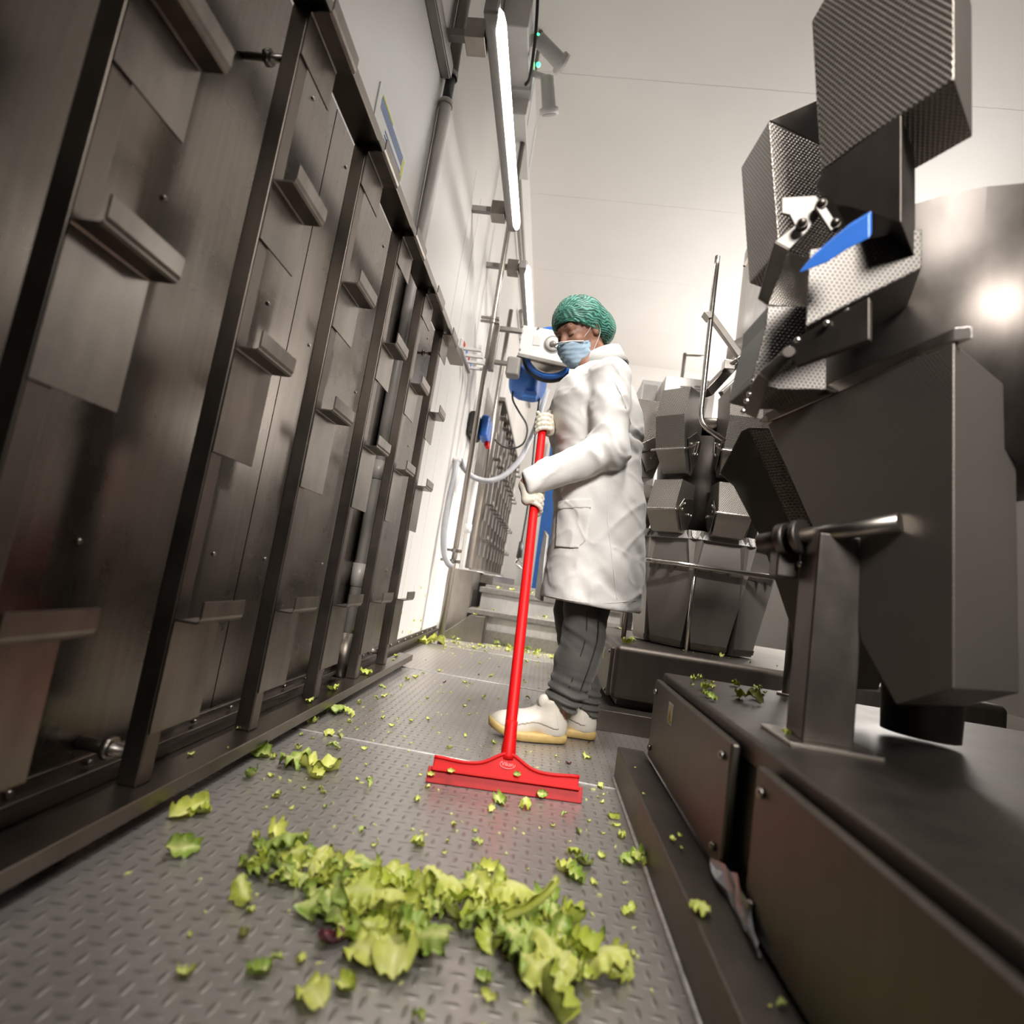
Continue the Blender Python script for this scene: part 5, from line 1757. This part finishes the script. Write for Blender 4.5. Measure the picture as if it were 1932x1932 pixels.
# leaves lying apart
solo = [(555, 1438, 'b', 1.05, 'green lettuce leaf alone on the floor near the rack rail'), (600, 1448, 'c', 1.25, 'pale lettuce leaf just right of the lone green leaf'), (588, 1462, 'c', .6, 'small pale torn piece below the two lone leaves'),
        (352, 1528, 'c', .9, 'pale green leaf at the left picture edge by the rail'), (375, 1525, 'a', .7, 'curled pale leaf right of the leaf at the left edge'), (341, 1602, 'b', .7, 'flat dark green leaf at the left picture edge'),
        (456, 1694, 'a', .62, 'yellow green leaf piece with rosy rim, left of the heap'), (585, 1878, 'c', .6, 'torn pale green leaf alone nearest the viewer'), (488, 1828, 'b', .42, 'small green leaf left of the nearest torn leaf'),
        (655, 1856, 'a', .38, 'thin curved green strip below the heap front'), (912, 1842, 'b', .36, 'small dark green leaf before the heap right arm'), (788, 1588, 'a', .5, 'yellow green curled leaf behind the heap middle'),
        (945, 1508, 'b', .62, 'bright green leaf leaning against the squeegee blade'), (990, 1518, 'a', .5, 'curved green strip before the squeegee blade'),
        (1066, 1637, 'c', .55, 'pale leaf in the small cluster left of the plinth'), (1084, 1650, 'b', .6, 'dark green strip leaf in the small cluster left of the plinth'), (1102, 1628, 'b', .55, 'round dark green leaf in the small cluster left of the plinth'), (1082, 1612, 'a', .55, 'light green leaf at the back of the small cluster'),
        (1196, 1622, 'b', .75, 'green ruffled leaf touching the plinth face'), (1213, 1626, 'a', .6, 'yellow green leaf beside the green leaf at the plinth'), (1190, 1716, 'a', .4, 'small yellow green leaf alone before the plinth'), (1162, 1552, 'r', .35, 'thin white rib sliver by the plinth'), (1160, 1540, 'a', .35, 'small curled leaf above the white rib sliver'),
        (490, 1418, 'b', .9, 'dark green leaf in the shade of the rack rail'), (475, 1464, 'b', .5, 'flat green strip leaf near the rack rail'), (635, 1340, 'b', 1.0, 'green leaf half under the rack rail'), (660, 1345, 'a', .6, 'light leaf beside the leaf half under the rack rail'),
        (590, 1358, 'a', .55, 'yellow green leaf before the rack rail'), (620, 1380, 'c', .5, 'pale leaf on the floor below the downpipe'), (1108, 1425, 'a', .45, 'yellow leaf piece right of the boots'), (705, 1258, 'a', .5, 'green leaf beyond the last rack posts'), (720, 1290, 'b', .35, 'small green leaf beyond the rail end')]
for px, py, k_, s, lab in solo:
    q = P(px, py + 4, Z=.004)
    put('lettuce_leaf', lr.choice(KIND[k_]), (q.x, q.y, 0), s * .9, lab, None, .3)
for px, py, s, z, lab in ((660, 1228, .55, .225, 'green leaf resting in the downpipe socket'), (692, 1272, .6, .062, 'pale leaf lying on the rack bottom rail'), (628, 1302, .55, .062, 'green leaf on the rail below the third post')):
    q = P(px, py, Z=z)
    put('lettuce_leaf', lr.choice(LA), (-.80 if z > .1 else -.70, 2.40 if z > .1 else q.y, z), s, lab, None, .2)
# leaves on the nearest machine base
for px, py, k_, s, lab in ((1413, 1322, 'c', 1.15, 'big pale lettuce leaf on the nearest base top'), (1296, 1312, 'b', .5, 'green leaf on the edge of the first access panel'), (1272, 1303, 'a', .42, 'yellow green leaf at the panel corner'), (1330, 1300, 'a', .5, 'light green leaf on the base top near its corner'),
                       (1362, 1280, 'a', .5, 'ruffled green leaf at the back of the base top'), (1425, 1298, 'b', .5, 'dark green leaf behind the big pale leaf'), (1470, 1303, 'c', .5, 'pale leaf left of the thin post foot'), (1500, 1310, 'c', .5, 'pale leaf right of the thin post foot'), (1490, 1388, 'a', .4, 'green leaf left of the column foot')):
    q = P(px, py, Z=.347)
    put('lettuce_leaf', lr.choice(KIND[k_]), (max(q.x, .42), min(q.y, 1.69), .347), s * .70, lab, None, .12)
for px, py, k_, s, lab in ((1178, 1212, 'c', .6, 'pale leaf on the rounded corner of the far base'), (1192, 1207, 'b', .55, 'green leaf on the rounded corner of the far base'), (1362, 1238, 'c', .45, 'pale leaf on the far base before the chutes'), (1500, 1258, 'c', .5, 'pale leaf on the far base by the bright rod'), (1172, 1187, 'b', .5, 'green leaf at the foot of the square column')):
    q = P(px, py, Z=.35)
    put('lettuce_leaf', lr.choice(KIND[k_]), (max(q.x, .40), max(q.y, 2.52), .347), s * .9, lab, None, .15)
q = P(1318, 1719, Z=.097)
put('lettuce_leaf', lr.choice(LA), (q.x, q.y, .097), .42, 'green leaf strip lying on the plinth top', None, .15)
for px, py, s, lab in ((800, 1214, 1.6, 'fat pale lettuce stump by the wall foot, left one'), (822, 1216, 1.6, 'fat pale lettuce stump by the pole foot, right one')):
    q = P(px, py, Z=.0)
    put('lettuce_stump', lr.choice(LC), (q.x, q.y, 0), s, lab, None, .9, 0, None, 'lettuce stump')

# small scraps, one object each
def scraps(n, xr, yr, sc, lab, grp, z=0., kinds=('sa', 'sa', 'sc', 'sc', 'sb'), seed=1, w=None, dens=1.):
    r = random.Random(seed)
    c = 0
    while c < n:
        x = r.uniform(*xr)
        y = yr[0] + (yr[1] - yr[0]) * r.random() ** dens
        if w and not w(x, y): continue
        me = r.choice(KIND[r.choice(kinds)])
        s = sc * r.choice((.35, .5, .6, .8, 1.0, 1.3))
        put('lettuce_scrap', me, (x, y, z), s, lab, grp, .25, 0, None, 'lettuce scrap')
        c += 1


feet = lambda x, y: not (-.16 < x < .30 and 1.98 < y < 2.30) and not (-.22 < x < .18 and 1.46 < y < 1.60)
scraps(30, (-.55, .27), (.72, 1.2), .85, 'small lettuce scrap on the floor around the swept heap', 'scraps around the swept heap', seed=2)
scraps(42, (-.60, .27), (1.2, 1.62), .9, 'small lettuce scrap on the floor between heap and squeegee', 'scraps between heap and squeegee', seed=3, w=feet)
scraps(40, (-.62, .28), (1.62, 2.6), .95, 'small lettuce scrap on the floor around the worker boots', 'scraps around the boots', seed=4, w=feet)
scraps(36, (-.66, .25), (2.6, 4.4), 1.2, 'small lettuce scrap on the floor beyond the worker', 'scraps beyond the worker', seed=5, w=feet)
scraps(36, (-.45, .3), (4.38, 4.66), 1.9, 'lettuce scrap in the drift at the foot of the steps', 'scraps at the foot of the steps', seed=6)
scraps(14, (-.76, -.42), (4.2, 4.54), 1.9, 'lettuce scrap heaped by the stub box', 'scraps by the stub box', seed=16)
scraps(16, (-.66, -.50), (1.3, 3.0), 1.1, 'small lettuce scrap lying along the rack rail', 'scraps along the rack rail', seed=7)
scraps(8, (-.73, -.68), (1.2, 3.0), .9, 'tiny lettuce scrap on the rack bottom rail', 'scraps on the rack rail', z=.062, seed=8)
scraps(26, (.42, .75), (1.35, 1.72), 1.15, 'small lettuce scrap on the top of the nearest base', 'scraps on the nearest base', z=.347, seed=9)
scraps(10, (.36, 1.1), (2.50, 2.68), .9, 'small lettuce scrap on the far base', 'scraps on the far base', z=.347, seed=10)
scraps(9, (.295, .36), (.55, 1.6), .55, 'tiny lettuce scrap on the plinth top', 'scraps on the plinth', z=.097, seed=11)
scraps(10, (-.55, .3), (4.68, 4.90), 1.5, 'lettuce scrap on the lower step tread', 'scraps on the lower tread', z=.264, seed=12)
scraps(8, (-.5, .3), (4.95, 5.18), 1.5, 'lettuce scrap on the upper step tread', 'scraps on the upper tread', z=.45, seed=13)
scraps(9, (-.5, .25), (1.1, 3.5), .8, 'dark purple leaf crumb on the floor', 'dark crumbs', kinds=('d',), seed=14)
scraps(6, (-.56, -.45), (4.57, 4.70), 1.5, 'lettuce scrap on top of the stub box', 'scraps on the stub box', z=.217, seed=15)
# crumbs stuck to the squeegee
for u, v, k_, lab in ((-.145, .036, 'sc', 'pale lettuce shred stuck on the squeegee ledge'), (-.195, .022, 'sc', 'pale shred stuck on the left end of the blade'), (.028, .05, 'sb', 'green scrap stuck below the printed oval'), (.098, .012, 'b', 'dark green leaf stuck on the squeegee blade')):
    c = sp(u, v, .015)
    o = bpy.data.objects.new('lettuce_scrap', KIND[k_][0])
    o.matrix_world = Matrix(((ex[0], ev[0], en[0], c[0]), (ex[1], ev[1], en[1], c[1]), (ex[2], ev[2], en[2], c[2]), (0, 0, 0, 1))) @ Matrix.Scale(.32 if k_ == 'b' else .9, 4)
    COL.objects.link(o)
    tag(o, lab, 'lettuce scrap')
# shreds splashed on the wall foot
r = random.Random(9)
for i in range(9):
    y, z = r.uniform(3.3, 4.3), r.uniform(.08, .5) ** 1.2
    o = bpy.data.objects.new('lettuce_shred', r.choice(SA + SB))
    o.location, o.rotation_euler = (XW + .006, y, z), (r.uniform(0, 6), 1.57, 0)
    o.scale = (.9, .9, .3)
    COL.objects.link(o)
    tag(o, 'lettuce shred splashed on the white wall foot beyond the rack', 'lettuce scrap', 'shreds on the wall foot')

# the finest shreds, too many to count
r = random.Random(31)
mb = MB()
for i in range(420):
    reg = r.random()
    if reg < .35: x, y, z = r.uniform(-.45, .3), r.uniform(4.35, 4.67), 0
    elif reg < .5: x, y, z = r.uniform(-.78, -.42), r.uniform(4.1, 4.55), 0
    else: x, y, z = r.uniform(-.62, .27), .8 + 3.4 * r.random() ** 1.3, 0
    if not feet(x, y): continue
    s = r.uniform(.0025, .007) * (1.7 if y > 3.5 else 1)
    a = r.uniform(0, 6.28)
    c, d = math.cos(a) * s, math.sin(a) * s
    k = r.uniform(.3, .7)
    mb.prism([(x - c, y - d, z), (x + d * k, y - c * k, z), (x + c, y + d, z), (x - d * k, y + c * k, z)], (0, 0, r.uniform(.0015, .004)))
tag(mb.build('lettuce_crumbs', M['leafC']), 'fine pale lettuce crumbs strewn over the whole chequer plate floor', 'lettuce crumbs', kind='stuff')
